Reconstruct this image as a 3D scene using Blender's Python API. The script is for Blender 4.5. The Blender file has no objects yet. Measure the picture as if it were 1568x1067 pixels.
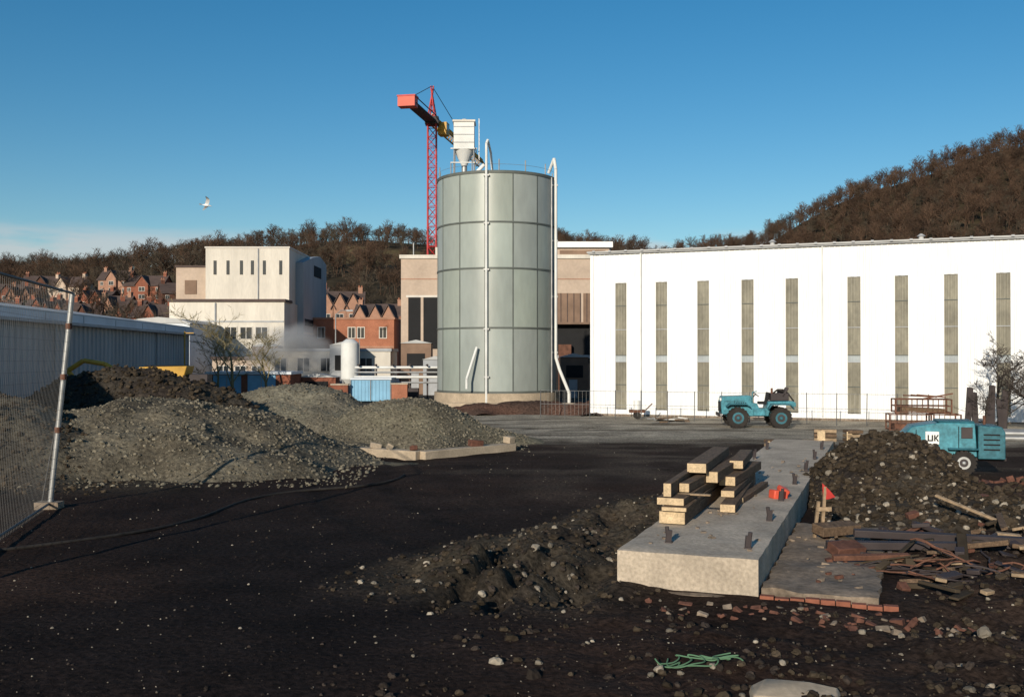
import bpy, math, random, bmesh
from mathutils import Vector, Matrix, noise, Euler
random.seed(7)
R=random.random
def U(a,b): return a+(b-a)*R()
sc=bpy.context.scene
COL=sc.collection
# ------------------------------------------------------------ materials
def mat(name,col,rough=.85,var=.25,scale=2.0,stretch=(1,1,1),bump=0.0,bscale=25.0,metal=0.0,spec=.3,attr=False,rnd=0.0,fine=0.0,fscale=40.0,col2=None):
    m=bpy.data.materials.new(name); m.use_nodes=True
    nt=m.node_tree; N=nt.nodes; L=nt.links
    bs=N['Principled BSDF']; bs.inputs['Roughness'].default_value=rough
    bs.inputs['Metallic'].default_value=metal
    bs.inputs['Specular IOR Level'].default_value=spec
    tc=N.new('ShaderNodeTexCoord'); mp=N.new('ShaderNodeMapping'); mp.inputs['Scale'].default_value=stretch
    L.new(tc.outputs['Object'],mp.inputs['Vector'])
    n=N.new('ShaderNodeTexNoise'); n.inputs['Scale'].default_value=scale; n.inputs['Detail'].default_value=6; n.inputs['Roughness'].default_value=.6
    L.new(mp.outputs[0],n.inputs['Vector'])
    mr=N.new('ShaderNodeMapRange'); mr.inputs[1].default_value=.3; mr.inputs[2].default_value=.7
    mr.inputs[3].default_value=1-var; mr.inputs[4].default_value=1+var
    L.new(n.outputs['Fac'],mr.inputs[0])
    val=mr.outputs[0]
    def mul(a,b):
        x=N.new('ShaderNodeMath'); x.operation='MULTIPLY'; L.new(a,x.inputs[0]); L.new(b,x.inputs[1]); return x.outputs[0]
    if fine>0:
        n2=N.new('ShaderNodeTexNoise'); n2.inputs['Scale'].default_value=fscale; n2.inputs['Detail'].default_value=4
        L.new(mp.outputs[0],n2.inputs['Vector'])
        m2=N.new('ShaderNodeMapRange'); m2.inputs[1].default_value=.3; m2.inputs[2].default_value=.7
        m2.inputs[3].default_value=1-fine; m2.inputs[4].default_value=1+fine
        L.new(n2.outputs['Fac'],m2.inputs[0]); val=mul(val,m2.outputs[0])
    if rnd>0:
        oi=N.new('ShaderNodeObjectInfo'); m3=N.new('ShaderNodeMapRange'); m3.inputs[3].default_value=1-rnd; m3.inputs[4].default_value=1+rnd
        L.new(oi.outputs['Random'],m3.inputs[0]); val=mul(val,m3.outputs[0])
    vm=N.new('ShaderNodeVectorMath'); vm.operation='SCALE'
    if attr:
        a=N.new('ShaderNodeAttribute'); a.attribute_name='Col'; L.new(a.outputs['Color'],vm.inputs[0])
    else: vm.inputs[0].default_value=col
    L.new(val,vm.inputs['Scale']); L.new(vm.outputs[0],bs.inputs['Base Color'])
    if bump>0:
        nb=N.new('ShaderNodeTexNoise'); nb.inputs['Scale'].default_value=bscale; nb.inputs['Detail'].default_value=8; nb.inputs['Roughness'].default_value=.65
        L.new(tc.outputs['Object'],nb.inputs['Vector'])
        b=N.new('ShaderNodeBump'); b.inputs['Strength'].default_value=1; b.inputs['Distance'].default_value=bump
        L.new(nb.outputs['Fac'],b.inputs['Height']); L.new(b.outputs[0],bs.inputs['Normal'])
    return m
M={}
M['ground']=mat('ash_ground',(0,0,0),.95,.4,.6,attr=True,bump=.04,bscale=9,fine=.55,fscale=14,spec=.06)
M['gravel']=mat('heap_gravel',(0,0,0),.95,.25,.5,attr=True,bump=.10,bscale=5,fine=.45,fscale=9,spec=.1)
M['stone']=mat('stone_light',(.22,.19,.15),.95,.3,1.5,rnd=.6,spec=.15)
M['stoneg']=mat('stone_grey',(.15,.132,.098),.95,.3,1.5,rnd=.45,spec=.15)
M['stoned']=mat('stone_dark',(.036,.028,.023),.95,.3,1.5,rnd=.5,spec=.1)
M['clod']=mat('earth_clod',(.050,.038,.026),.95,.3,1.5,rnd=.5,spec=.1)
M['white']=mat('white_cladding',(.77,.775,.77),.5,.07,.35,stretch=(1.5,1.5,.25),fine=.05,fscale=6)
M['white2']=mat('white_render',(.60,.555,.48),.8,.16,.35,stretch=(1.5,1.5,.3),fine=.06,fscale=5)
M['whitepipe']=mat('white_pipe_paint',(.66,.66,.63),.5,.12,1)
M['grp']=mat('translucent_sheet',(.20,.185,.14),.4,.25,.9,stretch=(1,1,.6),fine=.15,fscale=5)
M['grp2']=mat('translucent_sheet_pale',(.34,.37,.38),.35,.2,.9)
M['gutter']=mat('gutter_grey',(.35,.36,.37),.6,.2,1)
M['roofgrey']=mat('roof_sheet',(.42,.42,.41),.7,.15,.4)
M['silo']=mat('silo_panel',(0,0,0),.36,.09,.5,stretch=(1,1,.3),attr=True,fine=.06,fscale=3,spec=.5)
M['siloseam']=mat('silo_seam',(.10,.11,.10),.6,.25,1)
M['concrete']=mat('concrete',(.42,.35,.27),.9,.28,1.2,bump=.012,bscale=18,fine=.2,fscale=20)
M['concreted']=mat('concrete_weathered',(.20,.155,.115),.92,.4,1.4,bump=.015,bscale=14,fine=.3,fscale=12)
M['concretef']=mat('concrete_fresh',(.40,.32,.23),.92,.22,1.4,bump=.006,bscale=14,fine=.12,fscale=16)
M['brick']=mat('red_brick',(.22,.08,.048),.9,.25,1.2,fine=.2,fscale=10)
M['brickd']=mat('dirty_brick',(.11,.048,.032),.9,.35,3,fine=.3,fscale=14)
M['brick2']=mat('orange_brick',(.33,.135,.08),.9,.2,.8,fine=.15,fscale=8)
M['sand']=mat('sandstone',(.34,.19,.13),.9,.2,.8,fine=.12,fscale=6)
M['slate']=mat('slate_roof',(.085,.06,.052),.8,.25,.7,stretch=(1,1,4))
M['pinkb']=mat('beige_render',(.46,.36,.28),.85,.14,.4,fine=.06,fscale=4)
M['brownpanel']=mat('brown_panel',(.20,.13,.09),.8,.25,.6)
M['dark']=mat('dark_opening',(.012,.012,.013),.8,.2,1)
M['glass']=mat('window_glass',(.03,.035,.04),.12,.1,1,spec=.6)
M['frame']=mat('window_frame',(.58,.54,.48),.6,.1,1)
M['shed']=mat('grey_cladding',(.32,.335,.35),.55,.2,.4,stretch=(1,1,.3))
M['fascia']=mat('fascia_pale',(.62,.66,.70),.6,.12,.5)
M['redsteel']=mat('red_crane_paint',(.45,.035,.035),.5,.2,1)
M['orangered']=mat('orange_red_paint',(.60,.09,.05),.5,.15,1)
M['darksteel']=mat('dark_steel',(.045,.035,.035),.6,.25,2)
M['galv']=mat('galvanised_steel',(.36,.36,.35),.45,.2,3,metal=.5)
M['wire']=mat('mesh_wire',(.10,.10,.10),.6,.2,3)
M['yellow']=mat('yellow_paint',(.50,.28,.04),.5,.2,2)
M['teal']=mat('teal_paint',(.055,.22,.27),.5,.35,2.5,fine=.25,fscale=12)
M['teald']=mat('teal_paint_dull',(.03,.12,.15),.6,.3,2.5,fine=.25,fscale=12)
M['blue']=mat('pale_blue_paint',(.20,.40,.56),.55,.15,1)
M['rubber']=mat('tyre_rubber',(.028,.024,.021),.9,.3,4,bump=.01,bscale=20)
M['rust']=mat('rusty_steel',(.13,.06,.038),.85,.35,3,fine=.2,fscale=20,bump=.004)
M['wood']=mat('timber_weathered',(.12,.078,.048),.85,.4,3,stretch=(6,1,6),fine=.3,fscale=8,bump=.004)
M['woodend']=mat('timber_end_grain',(.52,.39,.24),.85,.22,6,fine=.2,fscale=30)
M['woodl']=mat('timber_pale',(.28,.20,.125),.85,.3,3,fine=.25,fscale=12)
M['bark']=mat('winter_bark',(.068,.053,.037),.9,.25,1,rnd=.4)
M['barky']=mat('yellow_twigs',(.22,.18,.09),.9,.25,1)
M['barkd']=mat('dark_bark',(.06,.048,.04),.9,.3,1)
M['barkr']=mat('russet_winter_bark',(.073,.044,.028),.9,.25,1,rnd=.45)
M['hill']=mat('hillside_earth',(0,0,0),.95,.3,.02,attr=True,fine=.35,fscale=.12,spec=.05)
M['red']=mat('red_cloth',(.42,.035,.03),.8,.2,3)
M['green']=mat('green_rope',(.09,.18,.10),.8,.2,3)
M['label']=mat('white_label',(.75,.75,.72),.5,.04,3)
M['gullw']=mat('gull_white',(.80,.80,.79),.8,.05,3)
M['gullg']=mat('gull_grey',(.62,.63,.65),.8,.05,3)
# ------------------------------------------------------------ builder
def mkmesh(name,v,f,m,smooth=False,cols=None):
    me=bpy.data.meshes.new(name); me.from_pydata([tuple(p) for p in v],[],f); me.update()
    if m: me.materials.append(m)
    if cols:
        a=me.color_attributes.new('Col','FLOAT_COLOR','POINT')
        flat=[]
        for c in cols: flat+= [c[0],c[1],c[2],1.0]
        a.data.foreach_set('color',flat)
    if smooth:
        me.shade_smooth()
    return me
def obj(name,me,parent=None,loc=(0,0,0)):
    o=bpy.data.objects.new(name,me); COL.objects.link(o); o.location=loc
    if parent: o.parent=parent
    return o
class B:
    def __init__(s,name,loc=(0,0,0),rz=0.0):
        s.name=name; s.loc=loc; s.rz=rz; s.p={}
    def g(s,part,m):
        if part not in s.p: s.p[part]=[[],[],m,None]
        return s.p[part]
    def raw(s,part,m,v,f,cols=None):
        g=s.g(part,m); o=len(g[0]); g[0]+= [Vector(a) for a in v]; g[1]+= [tuple(i+o for i in q) for q in f]
        if cols: g[3]=(g[3] or [])+cols
    def box(s,part,m,c,d,rot=(0,0,0)):
        e=Euler(rot).to_matrix(); c=Vector(c); v=[]
        for z in (-.5,.5):
            for x,y in ((-.5,-.5),(.5,-.5),(.5,.5),(-.5,.5)):
                v.append(c+e@Vector((x*d[0],y*d[1],z*d[2])))
        s.raw(part,m,v,[(3,2,1,0),(4,5,6,7),(0,1,5,4),(1,2,6,5),(2,3,7,6),(3,0,4,7)])
    def bb(s,part,m,a,b):
        s.box(part,m,[(a[i]+b[i])/2 for i in range(3)],[abs(b[i]-a[i]) for i in range(3)])
    def prism(s,part,m,poly,y0,y1):
        n=len(poly); v=[(x,y0,z) for x,z in poly]+[(x,y1,z) for x,z in poly]
        f=[tuple(range(n)),tuple(range(2*n-1,n-1,-1))]+[((i+1)%n,i,i+n,(i+1)%n+n) for i in range(n)]
        s.raw(part,m,v,f)
    def prismx(s,part,m,poly,x0,x1):
        n=len(poly); v=[(x0,y,z) for y,z in poly]+[(x1,y,z) for y,z in poly]
        f=[tuple(range(n-1,-1,-1)),tuple(range(n,2*n))]+[(i,(i+1)%n,(i+1)%n+n,i+n) for i in range(n)]
        s.raw(part,m,v,f)
    def cyl(s,part,m,p0,p1,r0,r1=None,n=12,cap=True):
        p0=Vector(p0); p1=Vector(p1); r1=r0 if r1 is None else r1
        d=(p1-p0).normalized(); a=Vector((0,0,1)) if abs(d.z)<.9 else Vector((1,0,0))
        u=d.cross(a).normalized(); w=d.cross(u)
        v=[]
        for p,r in ((p0,r0),(p1,r1)):
            for i in range(n):
                t=2*math.pi*i/n; v.append(p+(u*math.cos(t)+w*math.sin(t))*r)
        f=[((i+1)%n,i,i+n,(i+1)%n+n) for i in range(n)]
        if cap: f+=[tuple(range(n)),tuple(range(2*n-1,n-1,-1))]
        s.raw(part,m,v,f)
    def path(s,part,m,pts,r,n=8):
        for a,b in zip(pts[:-1],pts[1:]): s.cyl(part,m,a,b,r,n=n)
    def done(s,bevel=0,nobevel=()):
        e=bpy.data.objects.new(s.name,None); COL.objects.link(e); e.location=s.loc; e.rotation_euler=(0,0,s.rz); e.empty_display_size=.3
        for k,(v,f,m,c) in s.p.items():
            me=mkmesh(s.name+'_'+k,v,f,m,cols=c)
            me.shade_smooth(); me.set_sharp_from_angle(angle=.7)
            o=obj(k,me,e)
            if bevel and k not in nobevel:
                b=o.modifiers.new('bevel','BEVEL'); b.width=bevel; b.segments=2; b.limit_method='ANGLE'
        return e
def nz(x,y,z=0): return noise.noise(Vector((x,y,z)))
def fbm(x,y,z=0,o=4):
    s=0;a=1
    for i in range(o): s+=a*noise.noise(Vector((x,y,z))); x*=2.03;y*=2.03;a*=.5
    return s
def sst(a,b,x):
    t=max(0,min(1,(x-a)/(b-a))); return t*t*(3-2*t)
def lerp(a,b,t): return tuple(a[i]+(b[i]-a[i])*t for i in range(3))
# ------------------------------------------------------------ camera
cam=bpy.data.cameras.new('camera'); co=bpy.data.objects.new('camera',cam); COL.objects.link(co)
cam.lens=35; cam.sensor_width=36; cam.clip_end=6000; cam.clip_start=.1
co.location=(0,0,3.2); co.rotation_euler=(math.radians(90.5),0,0); sc.camera=co
# ------------------------------------------------------------ light
EL=17; AZ=21
ld=Vector((math.sin(math.radians(AZ))*math.cos(math.radians(EL)),math.cos(math.radians(AZ))*math.cos(math.radians(EL)),-math.sin(math.radians(EL))))
sl=bpy.data.lights.new('sun','SUN'); sl.energy=4.6; sl.angle=math.radians(.5); sl.color=(1,.90,.75)
so=bpy.data.objects.new('sun',sl); COL.objects.link(so); so.rotation_euler=ld.to_track_quat('-Z','Y').to_euler(); so.location=(-20,-20,30)
w=bpy.data.worlds.new('World'); sc.world=w; w.use_nodes=True
nt=w.node_tree; N=nt.nodes; L=nt.links
bg=N['Background']; bg.inputs['Strength'].default_value=.10
sky=N.new('ShaderNodeTexSky'); sky.sky_type='NISHITA'; sky.sun_disc=False
sky.sun_elevation=math.radians(EL); sky.sun_rotation=math.radians(180+AZ); sky.air_density=1.0; sky.dust_density=.3; sky.ozone_density=2.4
hsv=N.new('ShaderNodeHueSaturation'); hsv.inputs['Saturation'].default_value=1.38; hsv.inputs['Hue'].default_value=.495; L.new(sky.outputs[0],hsv.inputs['Color'])
tc=N.new('ShaderNodeTexCoord'); sep=N.new('ShaderNodeSeparateXYZ'); L.new(tc.outputs['Generated'],sep.inputs[0])
mp=N.new('ShaderNodeMapping'); mp.inputs['Scale'].default_value=(7,7,38); L.new(tc.outputs['Generated'],mp.inputs[0])
cn=N.new('ShaderNodeTexNoise'); cn.inputs['Scale'].default_value=1.3; cn.inputs['Detail'].default_value=7; L.new(mp.outputs[0],cn.inputs['Vector'])
cr=N.new('ShaderNodeMapRange'); cr.inputs[1].default_value=.42; cr.inputs[2].default_value=.58; L.new(cn.outputs['Fac'],cr.inputs[0])
b1=N.new('ShaderNodeMapRange'); b1.interpolation_type='SMOOTHSTEP'; b1.inputs[1].default_value=.128; b1.inputs[2].default_value=.105; L.new(sep.outputs['Z'],b1.inputs[0])
mm=N.new('ShaderNodeMath'); mm.operation='MULTIPLY'; L.new(cr.outputs[0],mm.inputs[0]); L.new(b1.outputs[0],mm.inputs[1])
m2=N.new('ShaderNodeMath'); m2.operation='MULTIPLY'; L.new(mm.outputs[0],m2.inputs[0]); m2.inputs[1].default_value=.6
mx=N.new('ShaderNodeMix'); mx.data_type='RGBA'; L.new(m2.outputs[0],mx.inputs[0]); L.new(hsv.outputs[0],mx.inputs[6]); mx.inputs[7].default_value=(6.2,6.0,6.0,1)
L.new(mx.outputs[2],bg.inputs['Color'])
sc.view_settings.view_transform='Standard'; sc.view_settings.look='None'; sc.view_settings.exposure=0
# ------------------------------------------------------------ slab frame
SA=-math.atan2(.353,.936); ca,sa=math.cos(SA),math.sin(SA)
def inslab(x,y):
    dx,dy=x-3.26,y-13.2
    return (ca*dx+sa*dy, -sa*dx+ca*dy)
# ------------------------------------------------------------ ground
def spoil(lx,ly,x,y):
    w_=1.6+.9*sst(5,0,ly); c_=-2.2-w_*.55
    k=max(0,1-abs(lx-c_)/w_)*sst(-2.4,-.2,ly)*sst(10.5,5.5,ly)
    return min(1,k*1.3)
def gz(x,y):
    if y>90 or abs(x)>60: return 0.0
    z=.07*nz(x*.16,y*.16,3)+.03*nz(x*.9,y*.9,5)+.012*nz(x*3.1,y*3.1,8)
    lx,ly=inslab(x,y)
    k=spoil(lx,ly,x,y); z+=k*(.20+.26*fbm(x*.9,y*.9,1)+.12*nz(x*3,y*3,3))
    r=math.hypot((lx+2.35)/.5,(ly+.35)/1.1); z-=.42*max(0,1-r)
    q=abs(lx+3.15+.25*nz(ly*1.3,2)); z-=.30*max(0,1-q/.2)*sst(-2.2,-1.4,ly)*sst(1.4,.4,ly)
    q=abs(lx+3.8+.3*nz(ly*1.1,7)); z-=.26*max(0,1-q/.2)*sst(-2.4,-1.4,ly)*sst(1.8,.8,ly)
    if lx>-3: 
        k=sst(0,1.5,lx-1.2)*sst(24,18,y); z+=k*(.20*fbm(x*.8,y*.8,2)+.07+.05*nz(x*3,y*3,1))
        k=sst(-.3,-1.5,ly)*sst(-3,0,lx); z+=k*.09*fbm(x*1.7,y*1.7,6)
    for rad in (20.5,22.3):
        d=abs(math.hypot(x-17,y-29)-rad)
        if d<.35 and y<45: z-=.045*(1-d/.35)*(.7+.6*nz(x,y,4))
    return z
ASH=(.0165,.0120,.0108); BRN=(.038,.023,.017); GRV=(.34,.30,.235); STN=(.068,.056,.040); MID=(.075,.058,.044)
def gcol(x,y):
    lx,ly=inslab(x,y)
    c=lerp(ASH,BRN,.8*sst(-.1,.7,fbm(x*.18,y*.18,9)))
    c=lerp(c,BRN,.8*sst(-4,-1,lx)*sst(1.0,-1,ly))
    c=lerp(c,(.036,.024,.018),.8*sst(.5,2,lx)*sst(24,20,y))
    c=lerp(c,BRN,.45*sst(15,24,y))  # near ash stays darker: own tone plus foreground vignetting put into colour
    n=.9*fbm(x*.3,y*.45,11)
    k=sst(36,40,y+2.2*n+.12*(x-4))*sst(-12,-3,x)
    c=lerp(c,GRV,.92*k)
    k=sst(.1,.45,fbm(x*.16,y*.7,21))*sst(24,30,y)*sst(-8,0,x); c=lerp(c,MID,.7*k)
    k=sst(.15,.45,fbm(x*.10,y*1.0,31))*sst(38,42,y)*sst(58,50,y); c=lerp(c,(.10,.08,.06),.75*k)
    k=spoil(lx,ly,x,y); c=lerp(c,STN,min(1,1.6*k)*(.75+.5*nz(x*.8,y*.8,2)))
    k=sst(20,25,y)*sst(-2.2,-4.5,lx)*sst(-9,-5,lx)*sst(38,30,y); c=lerp(c,MID,.45*k*sst(-.2,.3,nz(x*.5,y*.5)))
    k=sst(-6,-10,x)*sst(22,25,y)*sst(50,44,y); c=lerp(c,STN,.6*k)
    for rad in (20.5,22.3):
        d=abs(math.hypot(x-17,y-29)-rad)
        if d<.5 and y<45: c=lerp(c,(.012,.010,.009),.5*(1-d/.5))
    if y>54: c=lerp(c,(.09,.075,.06),sst(54,62,y))
    return c
def rng(segs):
    out=[]
    for a,b,s in segs:
        n=max(1,round((b-a)/s)); out+=[a+(b-a)*i/n for i in range(n)]
    out.append(segs[-1][1]); return out
xs=rng([(-3000,-400,400),(-400,-60,40),(-60,-24,3),(-24,-9,.3),(-9,-2,.14),(-2,9,.09),(9,14,.14),(14,30,.4),(30,60,3),(60,400,40),(400,3000,400)])
ys=rng([(-400,-20,60),(-20,6,2),(6,10,.14),(10,20,.09),(20,26,.16),(26,56,.3),(56,100,2),(100,500,50),(500,4500,400)])
v=[];c=[]
for y in ys:
    for x in xs:
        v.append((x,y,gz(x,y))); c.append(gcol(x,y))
nx=len(xs); f=[(j*nx+i,j*nx+i+1,(j+1)*nx+i+1,(j+1)*nx+i) for j in range(len(ys)-1) for i in range(nx-1)]
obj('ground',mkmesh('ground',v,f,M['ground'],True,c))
# ------------------------------------------------------------ hills
RT=[(-600,430),(-200,410),(0,390),(90,384),(150,396),(215,382),(330,358),(430,343),(500,337),(560,333),(640,340),(700,347),(860,350),(905,354),(940,364),(1000,366),(1060,358),(1110,360),(1180,340),(1240,307),(1330,266),(1400,246),(1450,228),(1500,212),(1568,196),(1750,165),(2400,140)]
YR=450.0
def ridge(X):
    p=784+X/YR*1524
    for (a,ya),(b,yb) in zip(RT[:-1],RT[1:]):
        if a<=p<=b:
            t=(p-a)/(b-a); y=ya+(yb-ya)*t; return (547-y-28)*YR/1524+3.2
    return 30
def hz(X,Y):
    if Y<140: return -1.0
    s=(Y-145)/(YR-145)
    if Y<=YR: p=max(0,s)**1.08
    else: p=max(0,1-((Y-YR)/500.0)**1.5)
    h=ridge(X)*p
    return h-1+ (2.2*fbm(X*.012,Y*.012,4)+.6*nz(X*.06,Y*.06))*min(1,max(0,s*4))
def fieldmask(X,Y):
    a=sst(-105,-85,X)*sst(-15,-38,X)*sst(345,365,Y)*sst(418,404,Y)
    b_=sst(-250,-180,X)*sst(-60,-110,X)*sst(300,315,Y)*sst(345,330,Y)
    return a,b_
def hcol(X,Y):
    c=lerp((.05,.038,.024),(.068,.052,.030),sst(-.3,.5,fbm(X*.02,Y*.03,7)))
    a,b_=fieldmask(X,Y); c=lerp(c,(.15,.115,.055),.8*a); c=lerp(c,(.11,.09,.045),.5*b_)
    return c
hx=rng([(-900,-320,30),(-320,340,5),(340,900,30)]); hy=rng([(140,470,5),(470,960,35)])
v=[(x,y,hz(x,y)) for y in hy for x in hx]; c=[hcol(x,y) for y in hy for x in hx]; nx=len(hx)
f=[(j*nx+i,j*nx+i+1,(j+1)*nx+i+1,(j+1)*nx+i) for j in range(len(hy)-1) for i in range(nx-1)]
obj('hills',mkmesh('hills',v,f,M['hill'],True,c))
# ------------------------------------------------------------ trees
def tree_geo(seed,h,levels,kids,thick,spread=.75,trunk=.3,twigw=.03,twigs=3):
    rd=random.Random(seed); V=[];F=[]
    def seg(p,q,r0,r1,n):
        d=(q-p).normalized(); a=Vector((0,0,1)) if abs(d.z)<.9 else Vector((1,0,0)); u=d.cross(a).normalized(); w_=d.cross(u); o=len(V)
        for pp,r in ((p,r0),(q,r1)):
            for i in range(n):
                t=6.2832*i/n; V.append(pp+(u*math.cos(t)+w_*math.sin(t))*r)
        for i in range(n): F.append((o+(i+1)%n,o+i,o+n+i,o+n+(i+1)%n))
    def br(p,d,l,r,lv):
        pts=[p]; n=3 if lv<2 else 2
        dd=d.copy()
        for i in range(n):
            dd=(dd+Vector((rd.uniform(-1,1),rd.uniform(-1,1),rd.uniform(-.4,.9)))*.16).normalized()
            pts.append(pts[-1]+dd*l/n)
        for i in range(n):
            a=r*(1-.55*i/n); b=r*(1-.55*(i+1)/n); seg(pts[i],pts[i+1],a,b,6 if lv==0 else 3)
        if lv>=levels:
            for k in range(twigs):
                t=rd.random(); q=pts[0].lerp(pts[-1],t)
                e=(dd+Vector((rd.uniform(-1,1),rd.uniform(-1,1),rd.uniform(-.5,1)))*.8).normalized()*l*rd.uniform(.4,.8)
                s=Vector((rd.uniform(-1,1),rd.uniform(-1,1),rd.uniform(-1,1))).normalized()*twigw
                o=len(V); V.extend([q-s,q+s,q+e]); F.append((o,o+1,o+2))
            return
        for k in range(kids):
            t=rd.uniform(trunk if lv==0 else .25,1)
            if k==0: t=1
            i=min(n-1,int(t*n)); q=pts[i].lerp(pts[i+1],t*n-i)
            ax=Vector((rd.uniform(-1,1),rd.uniform(-1,1),rd.uniform(-.15,.45))).normalized()
            e=(dd*(1-spread*.6)+ax*spread).normalized()
            br(q,e,l*rd.uniform(.5,.72),r*.5,lv+1)
    br(Vector((0,0,-.02*h)),Vector((0,0,1)),h*.5,thick,0)
    return V,F
def tree_mesh(name,m,*a,**k):
    V,F=tree_geo(*a,**k); return mkmesh(name,V,F,m)
def scatter(name,pts,me,tilt=.0):
    v=[];f=[]
    for x,y,z,s in pts:
        a=U(0,6.283); o=len(v)
        tx=U(-tilt,tilt); ty=U(-tilt,tilt)
        for k in range(4):
            t=a+k*math.pi/2; dx=math.cos(t)*s*.7071; dy=math.sin(t)*s*.7071
            v.append((x+dx,y+dy,z+tx*dx+ty*dy))
        f.append((o,o+1,o+2,o+3))
    p=obj(name,mkmesh(name,v,f,None)); p.instance_type='FACES'; p.use_instance_faces_scale=True
    p.show_instancer_for_render=False; p.show_instancer_for_viewport=False
    obj(name+'_item',me,p)
tm=[tree_mesh('tree_a',M['bark'],1,1.0,3,5,.022,twigw=.0045,twigs=4),
    tree_mesh('tree_b',M['barkr'],2,1.0,3,5,.024,spread=.65,twigw=.0055,twigs=4),
    tree_mesh('tree_c',M['bark'],3,1.0,3,5,.022,spread=.9,twigw=.0045,twigs=4)]
tp=[[],[],[]]
def addtree(X,Y,h,k=None):
    tp[random.randrange(3) if k is None else k].append((X,Y,hz(X,Y)-.3,h))
for i in range(17000):
    X=U(-290,330);Y=U(165,500)
    px=784+X/Y*1524
    if px<-60 or px>1640: continue
    if Y<206 and 470<px<700 : continue
    if Y<280 and px<480 and R()<.7: continue
    right=sst(60,100,X)
    a,b_=fieldmask(X,Y); field=max(a,.7*b_)
    dens=.55+.4*right+.5*fbm(X*.02,Y*.02,13)
    if Y>YR+6: dens*=.5
    if X<40: dens*=1.15 if Y>320 else .75
    if 42<X<98 and Y>330: dens*=.6
    if R()<dens*(1-field)*.75: addtree(X,Y,(U(5,9.5) if R()<.85 else U(9.5,12)), 1 if R()<.25+.35*right else None)
for i,n_ in enumerate(('woodland','woodland','woodland')):
    scatter(n_,tp[i],tm[i],.08)
# ------------------------------------------------------------ stones
def stone_mesh(name,seed,m,flat=.65):
    bm=bmesh.new(); bmesh.ops.create_icosphere(bm,subdivisions=2,radius=.5)
    for q in bm.verts:
        p=q.co*1.6+Vector((seed*5,0,0)); k=1+.75*noise.noise(p)+.42*noise.noise(p*2.7)
        q.co=Vector((q.co.x*k,q.co.y*k*.75,q.co.z*k*flat))
    me=bpy.data.meshes.new(name); bm.to_mesh(me); bm.free(); me.materials.append(m); return me
SM={k:stone_mesh('stone_'+k,i+1,M[k]) for i,k in enumerate(('stone','stoneg','stoned','clod'))}
# ------------------------------------------------------------ heaps
class Heap:
    def __init__(s,name,cx,cy,rx,ry,h,col,col2,seed,rough=.1,sharp=1.0,lump=.22):
        s.__dict__.update(locals())
    def z(s,x,y):
        dx=(x-s.cx)/s.rx; dy=(y-s.cy)/s.ry; r=math.hypot(dx,dy)
        r*=1+s.lump*nz(x*.35,y*.35,s.seed)*1.6
        t=1-r
        if t<=0: return t*1.2-.03
        z=s.h*(math.sin(min(1,t)*math.pi/2)**s.sharp)
        z+=s.rough*s.h*min(1,t*3)*(fbm(x*.8,y*.8,s.seed+5)+.35*nz(x*4,y*4,s.seed))
        return z
    def build(s,stp=.16):
        ax=rng([(s.cx-s.rx*1.35,s.cx+s.rx*1.35,stp)]); ay=rng([(s.cy-s.ry*1.35,s.cy+s.ry*1.35,stp)])
        v=[];c=[]
        for y in ay:
            for x in ax:
                v.append((x,y,max(-.6,s.z(x,y)))); c.append(lerp(s.col,s.col2,sst(-.3,.4,fbm(x*.45,y*.45,s.seed+9))))
        n=len(ax); f=[(j*n+i,j*n+i+1,(j+1)*n+i+1,(j+1)*n+i) for j in range(len(ay)-1) for i in range(n-1)]
        obj(s.name,mkmesh(s.name,v,f,M['gravel'],True,c))
G1=(.150,.130,.094); G2=(.090,.077,.056)
H=[Heap('gravel_heap',-11.0,31,7.1,6.0,1.9,G1,G2,1,sharp=1.25),
   Heap('gravel_heap',-16.0,28.5,6.4,4.8,2.2,(.085,.073,.052),(.055,.046,.035),2),
   Heap('spoil_heap',-16.0,41,5.9,3.6,2.7,(.060,.050,.038),(.035,.028,.023),3,rough=.12),
   Heap('gravel_heap',-9.9,46,4.6,4.6,1.95,(.19,.172,.125),(.15,.132,.098),4),
   Heap('gravel_heap',-3.9,37.6,4.5,3.6,1.6,(.165,.147,.102),(.115,.10,.072),5,rough=.07),
   Heap('rubble_heap',8.45,22.4,2.25,3.0,1.45,(.052,.043,.033),(.030,.024,.020),6,rough=.10,lump=.08),
   Heap('rubble_heap',8.9,19.3,2.8,2.3,.5,(.055,.045,.034),(.036,.028,.022),7,rough=.2),
   Heap('spoil_heap',13.2,21.6,4.2,2.8,.48,(.042,.029,.022),(.058,.033,.024),8,rough=.25)]
for h in H: h.build()
def hs(h,n,smin,smax,front=True):
    o=[]
    while len(o)<n:
        x=U(h.cx-h.rx,h.cx+h.rx); y=U(h.cy-h.ry*1.1,h.cy+h.ry*(.35 if front else 1)); z=h.z(x,y)
        if z<.01 and R()<.7: continue
        s=smin+(smax-smin)*R()**3; o.append((x,y,max(z,0)+s*.1,s))
    return o
scatter('gravel_stones',hs(H[0],5500,.04,.13)+hs(H[3],1600,.05,.13)+hs(H[4],3200,.04,.12),SM['stoneg'],.5)
scatter('spoil_stones',hs(H[1],2800,.05,.18)+hs(H[2],1800,.08,.28)+hs(H[5],3000,.04,.2)+hs(H[7],1400,.05,.2)+hs(H[6],1500,.04,.18),SM['clod'],.5)
def clear(x,y):
    lx,ly=inslab(x,y)
    return not(-2<lx<1.6 and -.05<ly<20)
gs=[];ds=[];cl=[]
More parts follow.
